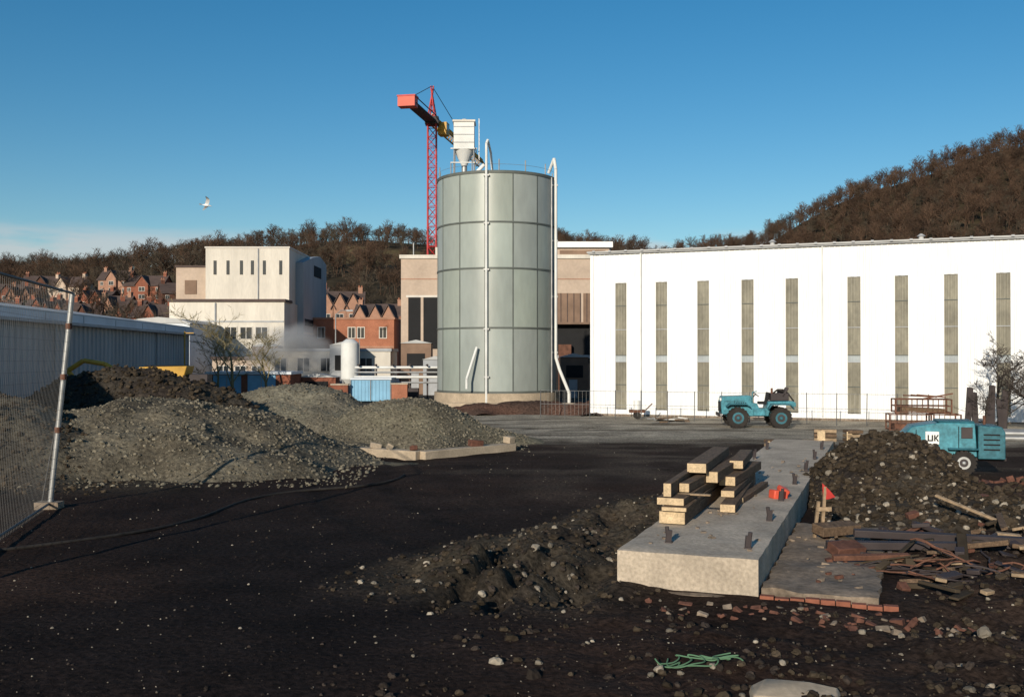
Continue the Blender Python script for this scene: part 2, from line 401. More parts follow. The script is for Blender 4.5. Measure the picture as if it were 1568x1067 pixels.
for i in range(46000):
    y=8.6+30*R()**1.5; x=U(-.56,.56)*y
    if not clear(x,y): continue
    lx,ly=inslab(x,y)
    sp_=spoil(lx,ly,x,y)
    k=.9*min(1,1.5*sp_+.2*sst(.2,0,abs(sp_-.1)))
    k=max(k,.45*sst(-4.2,-2.6,lx)*sst(.5,-1,ly)*(.5+nz(x*.9,y*.9)))
    k=max(k,.45*sst(1.4,2.4,lx)*sst(24,20,y))
    k=max(k,.025+.06*sst(.2,.6,nz(x*.5,y*.5,7)))
    if R()<k:
        s=.016+.085*R()**4.0*(1 if k>.2 else .45); z=gz(x,y)+s*.1
        t=R()
        if k<.15: (gs if t<.25 else ds).append((x,y,z,s*.85))
        else: (gs if t<.12 else (cl if t<.62 else ds)).append((x,y,z,s*(1.1 if R()<.95 else 1.8)))
for h in (H[5],H[6]): 
    gs+= hs(h,380,.03,.16)
scatter('loose_stones',gs,SM['stone'],.4); scatter('loose_stones',ds,SM['stoned'],.4); scatter('loose_stones',cl,SM['clod'],.4)
# ------------------------------------------------------------ white shed
def corr(bd,part,m,x0,x1,z0,z1,y=0.0,p=.28,dep=.030,axis=0):
    n=max(1,round((x1-x0)/p)); st=(x1-x0)/n; pts=[]
    for i in range(n):
        a=x0+i*st; pts+=[(a,0),(a+st*.5,0),(a+st*.62,-dep),(a+st*.88,-dep)]
    pts.append((x1,0))
    v=[];f=[]
    for a,b in pts:
        if axis==0: v+=[(a,y+b,z0),(a,y+b,z1)]
        else: v+=[(y-b,a,z0),(y-b,a,z1)]
    for i in range(len(pts)-1): f.append((2*i,2*i+2,2*i+3,2*i+1))
    bd.raw(part,m,v,f)
b=B('white_industrial_shed',(4.4,55,0),SA)
wins=[1.67,3.91,6.15,8.46,10.7,13.72,15.95,18.2,20.5,22.8,25.1,27.4]; hw=.31; LEN=34; Ht=8.87; WT=7.25
prev=0
for t in wins+[None]:
    if t is None: corr(b,'wall_cladding',M['white'],prev,LEN,.1,Ht); break
    corr(b,'wall_cladding',M['white'],prev,t-hw,.1,Ht); corr(b,'wall_cladding_upper',M['white'],t-hw,t+hw,WT,Ht)
    corr(b,'wall_cladding_foot',M['white'],t-hw,t+hw,.1,.35)
    prev=t+hw
    z=.35
    for k,(z1,mm_) in enumerate(((1.7,'grp'),(2.95,'grp'),(3.30,'grp2'),(4.7,'grp'),(6.0,'grp'),(WT,'grp'))):
        corr(b,'window_strip_'+mm_,M[mm_],t-hw,t+hw,z+.02,z1,y=.06,p=.16,dep=.012); b.bb('window_rail_'+str(k%2),M['gutter'] if k%2 else M['siloseam'],(t-hw+.005,.02,z1-.02),(t+hw-.005,.055,z1+.02)); z=z1
    b.bb('window_jamb',M['white'],(t-hw-.03,-.035,.35),(t-hw,.06,WT)); b.bb('window_jamb',M['white'],(t+hw,-.035,.35),(t+hw+.03,.06,WT))
b.bb('plinth',M['concreted'],(-.02,-.02,-.3),(LEN,.3,.1))
b.bb('inner_dark',M['dark'],(.1,.25,0),(LEN-.1,.35,Ht-.3))
b.bb('end_wall',M['white'],(-.03,.01,.0),(.05,30,Ht))
b.bb('end_wall',M['white'],(LEN-.05,.01,.0),(LEN+.03,30,Ht))
b.bb('gutter',M['gutter'],(-.15,-.2,Ht-.02),(LEN+.1,.02,Ht+.12))
b.prismx('roof',M['roofgrey'],[(-.28,Ht+.13),(15,Ht+1.3),(30.3,Ht+.13),(30.3,Ht+.05),(-.28,Ht+.05)],-.2,LEN+.15)
for i in range(int(LEN/.9)): b.box('roof_ribs',M['gutter'],(i*.9+.2,-.31,Ht+.11),(.14,.05,.1))
for t in (9.6,16.9,25): 
    b.cyl('roof_vent',M['roofgrey'],(t,1.2,Ht+.1),(t,1.2,Ht+.45),.12); b.cyl('roof_vent',M['roofgrey'],(t,1.2,Ht+.42),(t,1.2,Ht+.55),.22,.05)
b.bb('corner_trim',M['white'],(-.06,-.06,.0),(.12,-.036,Ht-.03))
for t in (2.8,12.2,21.6): b.cyl('downpipe',M['whitepipe'],(t,-.12,.2),(t,-.12,Ht),.04,n=8)
b.done()
b=B('site_fence',(1.5,52.5,0),SA)
for i in range(15):
    x=i*1.35; b.cyl('posts',M['wire'],(x,0,-.1),(x+U(-.03,.03),0,1.5),.022,n=6)
for z in (.75,1.45): b.cyl('rails',M['galv'],(0,0,z),(14*1.35,0,z),.010,n=4)
for i in range(90): b.cyl('wires',M['galv'],(i*.209,0,.2),(i*.209,0,1.45),.003,n=3,cap=False)
b.done()
# ------------------------------------------------------------ silo
cx,cy,r=-.97,64,3.8
b=B('storage_silo',(cx,cy,0))
rows=[1.03,4.98,8.6,11.4,14.4]; K=14; a0=math.radians(-90-10+0)
SC=(.285,.315,.285)
for j in range(4):
    for k in range(K):
        g=U(.91,1.07); cc=(SC[0]*g,SC[1]*g*U(.98,1.02),SC[2]*g*U(.96,1.04)); v=[];f=[]
        for i in range(7):
            t=a0+2*math.pi*(k+i/6)/K
            for q in range(2): v.append((math.cos(t)*r,math.sin(t)*r,rows[j+q]))
        for i in range(6): f.append((2*i,2*i+2,2*i+3,2*i+1))
        b.raw('wall_panels',M['silo'],v,f,[cc]*len(v))
def ring(b,part,m,rad,z0,z1,th,n=84):
    v=[];f=[]
    for i in range(n):
        t=2*math.pi*i/n; c_,s_=math.cos(t),math.sin(t)
        v+=[(c_*rad,s_*rad,z0),(c_*(rad+th),s_*(rad+th),z0),(c_*(rad+th),s_*(rad+th),z1),(c_*rad,s_*rad,z1)]
    for i in range(n):
        a=4*i;d=4*((i+1)%n)
        for q in range(4): f.append((a+q,d+q,d+(q+1)%4,a+(q+1)%4))
    b.raw(part,m,v,f)
TZ=14.4
for z in rows[1:4]: ring(b,'stiffener_rings',M['siloseam'],r-.01,z-.05,z+.05,.06)
ring(b,'rim',M['siloseam'],r-.05,TZ-.05,TZ+.12,.10); ring(b,'base_ring',M['siloseam'],r-.01,1.0,1.13,.05)
for k in range(K):
    t=a0+2*math.pi*k/K; c_,s_=math.cos(t),math.sin(t)
    b.box('vertical_seams',M['siloseam'],(c_*(r+.005),s_*(r+.005),7.7),(.03,.065,13.3),(0,0,t))
    t+=math.pi/K; c_,s_=math.cos(t),math.sin(t)
    b.cyl('handrail_posts',M['galv'],(c_*(r-.05),s_*(r-.05),TZ),(c_*(r-.05),s_*(r-.05),TZ+.8),.04,n=6)
for k in range(56):
    t=2*math.pi*k/56; t2=2*math.pi*(k+1)/56; b.cyl('handrail',M['galv'],(math.cos(t)*(r-.05),math.sin(t)*(r-.05),TZ+.5),(math.cos(t2)*(r-.05),math.sin(t2)*(r-.05),TZ+.5),.010,n=4)
b.cyl('roof_cone',M['galv'],(0,0,TZ),(0,0,TZ+.4),r-.1,.3,n=48)
b.cyl('plinth',M['concretef'],(0,0,-.3),(0,0,1.0),r+.25,r+.22,n=40)
hx_=-2.1
b.box('filter_box',M['whitepipe'],(hx_,0,17.35),(1.3,1.2,1.7)); 
b.box('filter_lid',M['white2'],(hx_,0,18.27),(1.45,1.35,.12)); b.cyl('filter_cap',M['white2'],(hx_,0,18.3),(hx_,0,18.5),.35,.15)
for z in (16.9,17.4,17.9): b.box('filter_ribs',M['gutter'],(hx_,-.61,z),(1.32,.03,.05))
b.cyl('filter_cone',M['whitepipe'],(hx_,0,16.5),(hx_,0,15.5),.68,.18,n=16); b.cyl('filter_spout',M['galv'],(hx_,0,15.5),(hx_,0,14.6),.18)
for dx in (-.6,.6):
    for dy in (-.5,.5): b.cyl('filter_legs',M['galv'],(hx_+dx*1.1,dy,14.5),(hx_+dx,dy,18.2),.045,n=6)
for z in (15.6,16.5): 
    b.box('filter_platform',M['galv'],(hx_,-.62,z),(1.7,.06,.06)); b.box('filter_platform',M['galv'],(hx_+.75,0,z),(.06,1.3,.06))
b.box('ladder_cage',M['galv'],(hx_+.95,-.2,17.2),(.05,.05,2.6)); b.box('ladder_cage',M['galv'],(hx_+.95,.2,17.2),(.05,.05,2.6))
for i in range(9): b.box('ladder_rungs',M['galv'],(hx_+.95,0,16+i*.28),(.03,.4,.03))
b.cyl('vent_pipe',M['whitepipe'],(hx_+.4,-.3,14.6),(hx_+1.3,-.5,15.5),.12)
px_=-.58; fy=-math.sqrt(r*r-px_*px_)-.18
b.path('fill_pipe',M['whitepipe'],[(px_,fy,.2),(px_,fy,16.1),(px_+.08,fy+.15,16.35),(px_+.25,fy+.7,15.7),(px_+.35,fy+1.2,14.5)],.075)
for z in (2,4.9,8.5,11.3,14.2): b.box('pipe_clamp',M['galv'],(px_,fy+.05,z),(.34,.16,.1))
b.path('drain_pipe',M['whitepipe'],[(-1.15,-3.95,3.8),(-1.75,-4.3,1.9),(-1.75,-4.3,1.3)],.08)
b.path('side_pipe',M['whitepipe'],[(3.3,-.8,14.9),(3.62,-1.35,15.7),(3.72,-1.5,15.0),(3.72,-1.5,3.2),(3.95,-1.8,2.4),(4.5,-2.4,1.0),(4.5,-2.4,0)],.10)
b.path('side_pipe_thin',M['galv'],[(3.45,-1.9,14.4),(3.45,-1.9,1.0)],.05)
for z in (3.5,7,10.5,14): b.box('pipe_clamp',M['galv'],(3.6,-1.4,z),(.5,.3,.1))
b.done()
# ------------------------------------------------------------ crane
b=B('tower_crane',(-8.85,110,0))
hw_=.47
for z in range(0,27):
    z0=z*1.1; z1=z0+1.1
    for i in range(4):
        c1=[(-hw_,-hw_),(hw_,-hw_),(hw_,hw_),(-hw_,hw_)]; a=c1[i]; d=c1[(i+1)%4]
        b.cyl('mast',M['redsteel'],(*a,z0),(*a,z1),.075,n=5,cap=False)
        b.cyl('mast_bracing',M['redsteel'],(*a,z0),(*d,z0+.02),.04,n=4,cap=False)
        b.cyl('mast_bracing',M['redsteel'],(*a,z1) if z%2 else (*a,z0),(*d,z0) if z%2 else (*d,z1),.045,n=4,cap=False)
J=Vector((3.2,17,0)).normalized(); Pn=Vector((-J.y,J.x,0))
b.box('slewing_ring',M['darksteel'],(0,0,29.3),(1.5,1.5,.8))
for s in (-1,1):
    for q in (-.45,.45): 
        p=J*q+Pn*(s*.4); b.cyl('a_frame',M['redsteel'],(p.x,p.y,29.6),(J.x*.05+.15*s,0,33.2),.08,n=5)
for i in range(5):
    z=29.9+i*.6; b.box('a_frame_bracing',M['redsteel'],(0,0,z),(.75-.1*i,.07,.07)); b.box('a_frame_bracing',M['redsteel'],(0,0,z),(.07,.75-.1*i,.07))
def jl(part,m,t0,t1,off,z0,z1,rad): 
    p=J*t0+Pn*off;q=J*t1+Pn*off; b.cyl(part,m,(p.x,p.y,z0),(q.x,q.y,z1),rad,n=5)
for off in (-.5,.5):
    jl('counter_jib',M['darksteel'],-8.4,0,off,29.2,29.2,.16); jl('counter_jib',M['darksteel'],-8.4,0,off,29.9,29.9,.06)
    jl('jib',M['yellow'],0,26,off,29.2,29.2,.1)
jl('jib',M['yellow'],0,26,0,30.1,30.1,.09)
for i in range(26):
    for off in (-.5,.5):
        p=J*i+Pn*off;q=J*(i+.5);r_=J*(i+1)+Pn*off
        b.cyl('jib_bracing',M['yellow'],(p.x,p.y,29.2),(q.x,q.y,30.1),.05,n=4); b.cyl('jib_bracing',M['yellow'],(q.x,q.y,30.1),(r_.x,r_.y,29.2),.05,n=4)
for i in range(9):
    p=J*(-i)+Pn*.5;q=J*(-i-.9)-Pn*.5; b.cyl('counter_jib',M['darksteel'],(p.x,p.y,29.2),(q.x,q.y,29.2),.08,n=4)
ja=math.atan2(J.y,J.x)-math.pi/2
p=J*-4.2; b.box('counter_jib_deck',M['darksteel'],(p.x,p.y,29.12),(1.0,8.2,.1),(0,0,ja))
p=J*-8.3; b.box('counterweight',M['orangered'],(p.x-.3,p.y,29.3),(1.8,1.2,1.0),(0,0,ja)); b.box('counterweight_top',M['redsteel'],(p.x-.3,p.y,29.87),(1.95,1.3,.14),(0,0,ja))
p=J*1.6+Pn*-.9; b.box('cab',M['yellow'],(p.x,p.y,28.7),(1.0,1.3,1.4),(0,0,ja)); b.box('cab_window',M['glass'],(p.x,p.y-.05,28.9),(1.03,1.1,.6),(0,0,ja))
jl('tie_bar',M['darksteel'],0,18,0,33.2,30.2,.04); jl('tie_bar',M['darksteel'],0,-7.8,0,33.2,30,.04)
b.done()
# ------------------------------------------------------------ left buildings
def windows(b,part,xs_,y,z0,z1,w_,fr=True,m='glass'):
    for x in xs_:
        if fr: b.bb(part+'_frames',M['frame'],(x-w_/2-.08,y-.05,z0-.08),(x+w_/2+.08,y+.05,z1+.08))
        b.bb(part,M[m],(x-w_/2,y-.07,z0),(x+w_/2,y+.02,z1))
        if fr and w_>.6: b.bb(part+'_bars',M['frame'],(x-.03,y-.085,z0),(x+.03,y-.072,z1))
b=B('white_factory_tower',(-30.8,100,0))
b.bb('upper_block',M['white2'],(0,0,8),(8.4,16,14.15)); b.bb('parapet',M['frame'],(-.08,-.08,14.15),(8.48,16.08,14.3))
windows(b,'slot_windows',[.95,2.25,3.6,4.7,5.9,7.55],0,11.5,12.9,.28,False,'glass')
b.prismx('side_gable',M['shed'],[(3,0),(3,13.0),(8,14.0),(12,14.5),(15.8,13.9),(15.8,0)],8.4,9.2)
b.bb('side_window',M['dark'],(9.15,8.5,12),(9.24,12.5,13.2)); b.bb('side_window',M['dark'],(9.15,3.8,6.5),(9.24,9.5,7.2))
b.bb('side_band',M['frame'],(9.18,3.1,5.6),(9.25,15.5,5.8))
b.bb('lower_block',M['white2'],(-2.6,-3,0),(8.6,12,8.6)); b.bb('lower_roof',M['slate'],(-2.75,-3.2,8.6),(8.75,0,8.85))
b.bb('band',M['gutter'],(-2.55,-3.06,6.6),(8.55,-2.95,6.75)); b.bb('band',M['gutter'],(-2.55,-3.06,3.9),(8.55,-2.95,4.0))
windows(b,'office_windows',[3.4,4.9,6.4],-3,5.0,6.1,1.1,True); windows(b,'ground_windows',[-1,1,3,5,7],-3,1.2,2.8,1.2,True)
b.bb('side_block',M['pinkb'],(-3.3,1,8),(-.02,9,12.3)); b.bb('side_block_roof',M['slate'],(-3.4,.9,12.3),(-.03,9.1,12.5)); b.bb('side_block_window',M['brownpanel'],(-2.4,.93,9.6),(-1.2,1.05,11))
b.cyl('downpipe',M['gutter'],(5.3,-.08,8.7),(5.3,-.08,14.1),.06,n=6); b.cyl('downpipe',M['gutter'],(1.9,-3.1,0),(1.9,-3.1,8.5),.07,n=6)
b.done()
b=B('low_pale_shed',(-34,88,0))
b.bb('wall',M['fascia'],(0,0,0),(5.5,14,6.2)); b.prism('roof',M['roofgrey'],[(-.2,6.2),(1,6.6),(2.75,6.75),(4.5,6.6),(5.7,6.2)],-.1,14.1)
windows(b,'windows',[1,2.4,3.8],0,4.4,5.5,.9); b.done()
b=B('grey_industrial_shed',(-22.75,70,0),.0615)
Ls=56
corr(b,'wall_cladding',M['shed'],-Ls,0,0,4.75,y=0,p=.6,dep=.07,axis=1)
b.bb('inner',M['dark'],(-.3,-Ls+.1,0),(-.1,-.1,4.7))
b.bb('fascia',M['fascia'],(-.1,-Ls-.2,4.78),(.28,.25,5.22)); b.bb('gutter',M['gutter'],(.285,-Ls-.2,4.72),(.42,.25,4.86))
b.prism('roof',M['roofgrey'],[(-16,5.3),(-8,6.4),(.2,5.3),(.2,5.23),(-16,5.23)],-Ls-.2,.25)
b.bb('end_wall',M['shed'],(-15.8,-.1,0),(-.12,0,5.2)); b.bb('far_side_wall',M['shed'],(-15.9,-Ls,0),(-15.8,0,5.2)); b.bb('near_end_wall',M['shed'],(-15.8,-Ls,0),(-.12,-Ls+.1,5.2))
for i in range(12): b.box('fascia_joints',M['gutter'],(.285,-2-i*4.7,5.0),(.02,.06,.4))
for y in (-8,-24): b.cyl('downpipe',M['gutter'],(.16,y,0),(.16,y,4.75),.07,n=8)
for y in (-3,-14): b.bb('door',M['dark'],(.072,y-1,0),(.12,y+1,2.6))
b.done()
b=B('beige_works_building',(-10.6,95,0))
b.bb('wall',M['pinkb'],(0,0,0),(20.2,16,12.6)); b.bb('fascia',M['white2'],(-.15,-.15,12.6),(20.35,16.1,12.95))
b.bb('roof_monitor',M['pinkb'],(14.7,1,12.95),(20.0,14,13.7)); b.bb('roof_monitor_fascia',M['white'],(14.4,.6,13.75),(20.3,14.3,14.3)); b.bb('roof_monitor_glazing',M['brownpanel'],(15.2,.95,13.15),(19.6,1.02,13.5))
b.bb('opening',M['dark'],(.7,-.06,4),(3.5,.1,8.9)); b.bb('opening_panel',M['brownpanel'],(14.4,-.06,6.5),(17.1,.1,9.3)); b.bb('opening_panel',M['brownpanel'],(17.4,-.06,6.5),(19.8,.1,9.3))
b.bb('opening_low',M['dark'],(13.8,-.07,0),(20.3,.05,6.3)); b.bb('door_frame',M['frame'],(.5,-.09,8.9),(3.7,.05,9.1)); b.bb('pillar',M['pinkb'],(1.9,-.12,4),(2.15,0,8.9))
for i in range(9): b.bb('panel_bars',M['slate'],(14.6+i*.62,-.1,6.5),(14.68+i*.62,-.065,9.3))
b.bb('canopy',M['brownpanel'],(13.9,-1.2,6.3),(20.3,-.08,6.5))
b.bb('plant_pipework',M['gutter'],(14,-.8,3.1),(20,-.5,3.4)); b.bb('plant_vessel',M['rust'],(15,-.9,0),(16.2,-.3,4.4)); b.bb('plant_cabinet',M['brownpanel'],(17.6,-1.1,0),(18.9,-.3,2.6))
b.cyl('roof_pole',M['galv'],(1.1,1,12.9),(1.1,1,14.2),.06); b.bb('roof_unit',M['white2'],(3.2,1,12.95),(4.8,3,13.8)); b.bb('joint',M['sand'],(0,-.02,10.6),(20.2,.0,10.7)); b.bb('joint_post',M['gutter'],(5,-.03,0),(5.1,.0,12.6))
b.done()
b=B('brick_flat_building',(-22,108,0))
b.bb('wall',M['brick2'],(0,0,0),(9.2,9,7.3)); b.bb('coping',M['sand'],(-.1,-.1,7.3),(9.3,9.1,7.5)); windows(b,'windows',[1.3,4.6,5.6,8],0,5.3,6.4,.7); b.bb('band',M['sand'],(-.02,-.05,4.2),(9.2,0,4.4))
windows(b,'lower_windows',[1.5,3.5,5.5,7.5],0,1.5,3,1.0); b.done()
def house(name,x,y,z,w_,d_,h,rh,rot,wall,gables=(),chim=2):
    b=B(name,(x,y,z),rot)
    b.bb('walls',M[wall],(-w_/2,-d_/2,-3),(w_/2,d_/2,h))
    b.prismx('gable_walls',M[wall],[(-d_/2,h),(0,h+rh),(d_/2,h)],-w_/2+.01,w_/2-.01)
    e=.35
    for s in (-1,1):
        v=[(-w_/2-e,s*(d_/2+e),h-e*rh/(d_/2)+.02),(w_/2+e,s*(d_/2+e),h-e*rh/(d_/2)+.02),(w_/2+e,0,h+rh+.05),(-w_/2-e,0,h+rh+.05)]
        v+= [(a,b_,c_+.15) for a,b_,c_ in v]
        b.raw('roof',M['slate'],v,[(0,1,2,3),(4,5,6,7),(0,1,5,4),(1,2,6,5),(2,3,7,6),(3,0,4,7)])
    for gx in gables:
        gw=w_*.16
        b.prism('front_gable',M[wall],[(gx-gw,-3),(gx-gw,h+.2),(gx,h+rh*.85),(gx+gw,h+.2),(gx+gw,-3)],-d_/2-.8,-d_/4)
        for s in (-1,1):
            p=[(gx+s*(gw+.3),h-.1),(gx,h+rh*.85+.15),(gx,h+rh*.85+.4),(gx+s*(gw+.3),h+.15)]
            b.prism('front_gable_roof',M['slate'],p if s<0 else p[::-1],-d_/2-1.1,-.3)
        for zz in (h*.15,h*.62): windows(b,'gable_windows',[gx],-d_/2-.8,zz,zz+h*.24,gw*.9)
    for i in range(4):
        gx=-w_/2+w_*(i+.5)/4
        if any(abs(gx-g)<w_*.24 for g in gables): continue
        for zz in (h*.15,h*.62): windows(b,'windows',[gx],-d_/2,zz,zz+h*.22,w_*.08)
    for i in range(chim):
        cx_=(-w_/2+.6) if i==0 else (w_/2-.6)
        b.bb('chimney',M[wall],(cx_-.4,-.45,h+rh*.5),(cx_+.4,.45,h+rh+.8)); b.bb('chimney_cap',M['sand'],(cx_-.46,-.5,h+rh+.8),(cx_+.46,.5,h+rh+.95))
        for k in (-.25,.25): b.cyl('chimney_pots',M['brick2'],(cx_+k,0,h+rh+.9),(cx_+k,0,h+rh+1.3),.12,n=8)
    b.done()
def hs_(px,Y,**k):
    X=(px-784)/1524*Y; house('brick_house' if k.get('wall','sand')!='pinkb' else 'rendered_house',X,Y,max(0,hz(X,Y))-.3,k.get('w',8),k.get('d',7),k.get('h',5.5),k.get('rh',3),k.get('rot',0),k.get('wall','sand'),k.get('g',(-2,2)))
hs_(522,188,w=8.5,h=6.6,rh=3.4,wall='sand',g=(-2.4,0,2.4),rot=.12)
hs_(583,180,w=8.5,h=5.6,rh=3.2,wall='sand',g=(-2.6,.2,2.6),rot=-.15)
hs_(480,205,w=6,h=5.5,wall='brick2',g=(0,))
hs_(640,170,w=7,h=3.6,wall='brick',g=(-1.5,),rot=.4)
hs_(655,130,w=5.5,d=6,h=4.4,rh=2.2,wall='brick2',g=(1.1,),rot=.2)
hs_(640,118,w=4,d=4,h=4.2,rh=1.8,wall='brick',g=(),rot=.5)
random.seed(21)
for i,px in enumerate((8,40,72,100,128,152,180,208,238,455)):
    hs_(px,196+11*((i*7)%4),w=U(6,8.5),d=6,h=U(3.4,4.6),rh=U(2.1,2.8),rot=U(-.6,.6),wall=('brick','sand','brick','brick','brickd')[i%5],g=((-1.6,1.6) if i%2 else (0,)))
for i in range(9): hs_(5+i*56+U(-10,10),250+U(-12,20),w=U(7,10),d=6,h=4,rh=2.4,rot=U(-.5,.5),wall=('brick','brickd','pinkb','sand')[i%4],g=(0,))
b=B('brick_utility_building',(-23,75,0))
b.bb('wall',M['brick'],(0,0,0),(6.3,4,1.9)); b.bb('roof',M['fascia'],(-.1,-.15,1.9),(6.4,4.1,2.1))
for x in (.5,3.1): b.bb('blue_panels',M['blue'],(x,-.05,.5),(x+2.1,.02,1.85)); 
for x in (1.5,4.1): b.bb('panel_joint',M['gutter'],(x,-.08,.5),(x+.06,-.03,1.85))
b.done()
b=B('white_low_building',(-21,86,0))
b.bb('wall',M['white2'],(0,0,0),(10.5,5,3.7)); b.bb('coping',M['gutter'],(-.1,-.1,3.7),(10.6,5.1,3.95)); windows(b,'windows',[1,3,5,8.4],0,2.0,3.1,1.0); b.bb('door',M['brick'],(6.2,-.05,0),(7.4,.02,2.6)); b.bb('band',M['blue'],(0,-.03,1.1),(10.5,0,1.25)); b.done()
b=B('white_low_building',(-26.5,88,0))
b.bb('wall',M['pinkb'],(0,0,0),(5,5,3.0)); b.bb('roof',M['slate'],(-.1,-.2,3.0),(5.1,5.1,3.25)); windows(b,'windows',[1,2.5,4],0,1.5,2.4,.9); b.done()
b=B('blue_storage_container',(-11.35,70,0))
b.bb('body',M['blue'],(0,.05,.1),(2.85,5,1.62)); corr(b,'door_ribs',M['blue'],.05,2.8,.15,1.55,y=.0,p=.24,dep=.03)
b.bb('top_rail',M['fascia'],(-.03,-.06,1.62),(2.88,5.05,1.74))
for x in (.0,1.4,2.8): b.cyl('locking_bar',M['galv'],(x+.02,-.08,.15),(x+.02,-.08,1.6),.03,n=6)
b.done()
b=B('brick_wall',(-12.6,69.4,0)); b.bb('pier',M['brick'],(0,0,0),(1.15,.5,1.25)); b.bb('coping',M['concrete'],(-.05,-.05,1.25),(1.2,.55,1.35)); b.bb('pier_right',M['brick2'],(4.2,0,0),(5.3,.5,1.3)); b.bb('coping_right',M['concrete'],(4.15,-.05,1.3),(5.35,.55,1.4)); b.done()
b=B('storage_tank',(-12.7,78,0))
b.cyl('shell',M['whitepipe'],(0,0,1.5),(0,0,4.3),.7,n=24); b.cyl('domed_top',M['whitepipe'],(0,0,4.3),(0,0,4.62),.7,.3,n=24); b.cyl('cone_bottom',M['whitepipe'],(0,0,1.5),(0,0,1.0),.7,.3,n=24)
for k in range(4): t=k*1.57+.7; b.cyl('legs',M['galv'],(math.cos(t)*.6,math.sin(t)*.6,0),(math.cos(t)*.6,math.sin(t)*.6,1.8),.07,n=6)
b.path('ladder',M['galv'],[(.78,-.2,.2),(.78,-.2,4.6)],.03); b.done()
b=B('pipe_rack',(-11.5,72.5,0))
for i,z in enumerate((1.35,1.75,2.1,2.45)): b.cyl('pipes_'+str(i%2),M['whitepipe' if i%2 else 'galv'],(0,i*.12,z),(6.8,i*.12,z),.07+.03*(i%2),n=8)
for i in range(6): x=.3+i*1.25; b.box('uprights',M['darksteel'],(x,.5,1.35),(.12,.12,2.7)); b.box('crossbars',M['darksteel'],(x,.2,2.62),(.12,.8,.1))
b.box('valve_box',M['rust'],(2.2,-.2,.6),(.8,.6,1.2)); b.box('gear',M['darksteel'],(4.1,0,.5),(1.2,.8,.9)); b.done()
for (X,Y,w_,h_,m_) in ((-24,92,2.4,4.2,'brownpanel'),(-17,79,3,1.6,'brick'),(-15.2,83,2.2,4.2,'shed'),(-9.6,86,2.6,4.4,'brownpanel'),(-7.5,84,2,3.0,'shed'),(3.8,78,2.2,3.2,'brownpanel')):
    b=B('plant_housing',(X,Y,0)); b.bb('casing',M[m_],(0,0,0),(w_,2,h_)); b.prism('roof',M['roofgrey'],[(-.1,h_),(w_/2,h_+.3),(w_+.1,h_)],-.1,2.1); b.bb('louvre',M['dark'],(w_*.2,-.04,h_*.5),(w_*.8,.0,h_*.8)); b.bb('door',M['gutter'],(w_*.3,-.05,0),(w_*.6,0,min(2,h_*.45))); b.done()
b=B('low_retaining_wall',(-5.2,57.8,0),-.05)
b.bb('wall',M['concretef'],(0,0,0),(10.8,.4,.55)); b.bb('spoil',M['rust'],(-3,.6,0),(11.5,1.4,.4)); b.done()
rh=Heap('spoil_heap',1.5,56.5,9,1.6,.7,(.10,.055,.04),(.07,.045,.035),12,rough=.35,lump=.5); rh.build(.25)
b=B('pipe_scaffold',(-23.5,66,0))
b.cyl('post',M['yellow'],(1.8,0,0),(1.8,0,4.9),.05,n=6); b.box('bracket',M['yellow'],(2.1,0,4.8),(.6,.06,.06)); b.done()
b=B('street_lamp',(-16.3,92,0)); b.cyl('post',M['galv'],(0,0,0),(0,0,7.2),.08,.05,n=8); b.path('arm',M['galv'],[(0,0,7.1),(.5,-.2,7.5),(1.2,-.5,7.5)],.04); b.box('lantern',M['gutter'],(1.4,-.55,7.47),(.6,.25,.15)); b.done()
# drifting steam from the works
sm=bpy.data.materials.new('steam'); sm.use_nodes=True; n_=sm.node_tree.nodes; l_=sm.node_tree.links; n_.remove(n_['Principled BSDF'])
pv=n_.new('ShaderNodeVolumePrincipled'); pv.inputs['Color'].default_value=(.97,.97,.97,1); pv.inputs['Anisotropy'].default_value=.0
t_=n_.new('ShaderNodeTexCoord'); no=n_.new('ShaderNodeTexNoise'); no.inputs['Scale'].default_value=1.6; no.inputs['Detail'].default_value=4; l_.new(t_.outputs['Object'],no.inputs['Vector'])
ln=n_.new('ShaderNodeVectorMath'); ln.operation='LENGTH'; l_.new(t_.outputs['Object'],ln.inputs[0])
fr=n_.new('ShaderNodeMapRange'); fr.inputs[1].default_value=1.0; fr.inputs[2].default_value=.2; l_.new(ln.outputs['Value'],fr.inputs[0])
nr=n_.new('ShaderNodeMapRange'); nr.inputs[1].default_value=.40; nr.inputs[2].default_value=.62; l_.new(no.outputs['Fac'],nr.inputs[0])
mu=n_.new('ShaderNodeMath'); mu.operation='MULTIPLY'; l_.new(fr.outputs[0],mu.inputs[0]); l_.new(nr.outputs[0],mu.inputs[1])
mu2=n_.new('ShaderNodeMath'); mu2.operation='MULTIPLY'; l_.new(mu.outputs[0],mu2.inputs[0]); mu2.inputs[1].default_value=2.2; l_.new(mu2.outputs[0],pv.inputs['Density'])
l_.new(pv.outputs[0],n_['Material Output'].inputs['Volume'])
bm=bmesh.new(); bmesh.ops.create_icosphere(bm,subdivisions=3,radius=1); me=bpy.data.meshes.new('steam'); bm.to_mesh(me); bm.free(); me.materials.append(sm)
o=obj('steam_cloud',me,loc=(-18.4,81,3.8)); o.scale=(4.0,1.8,2.6)
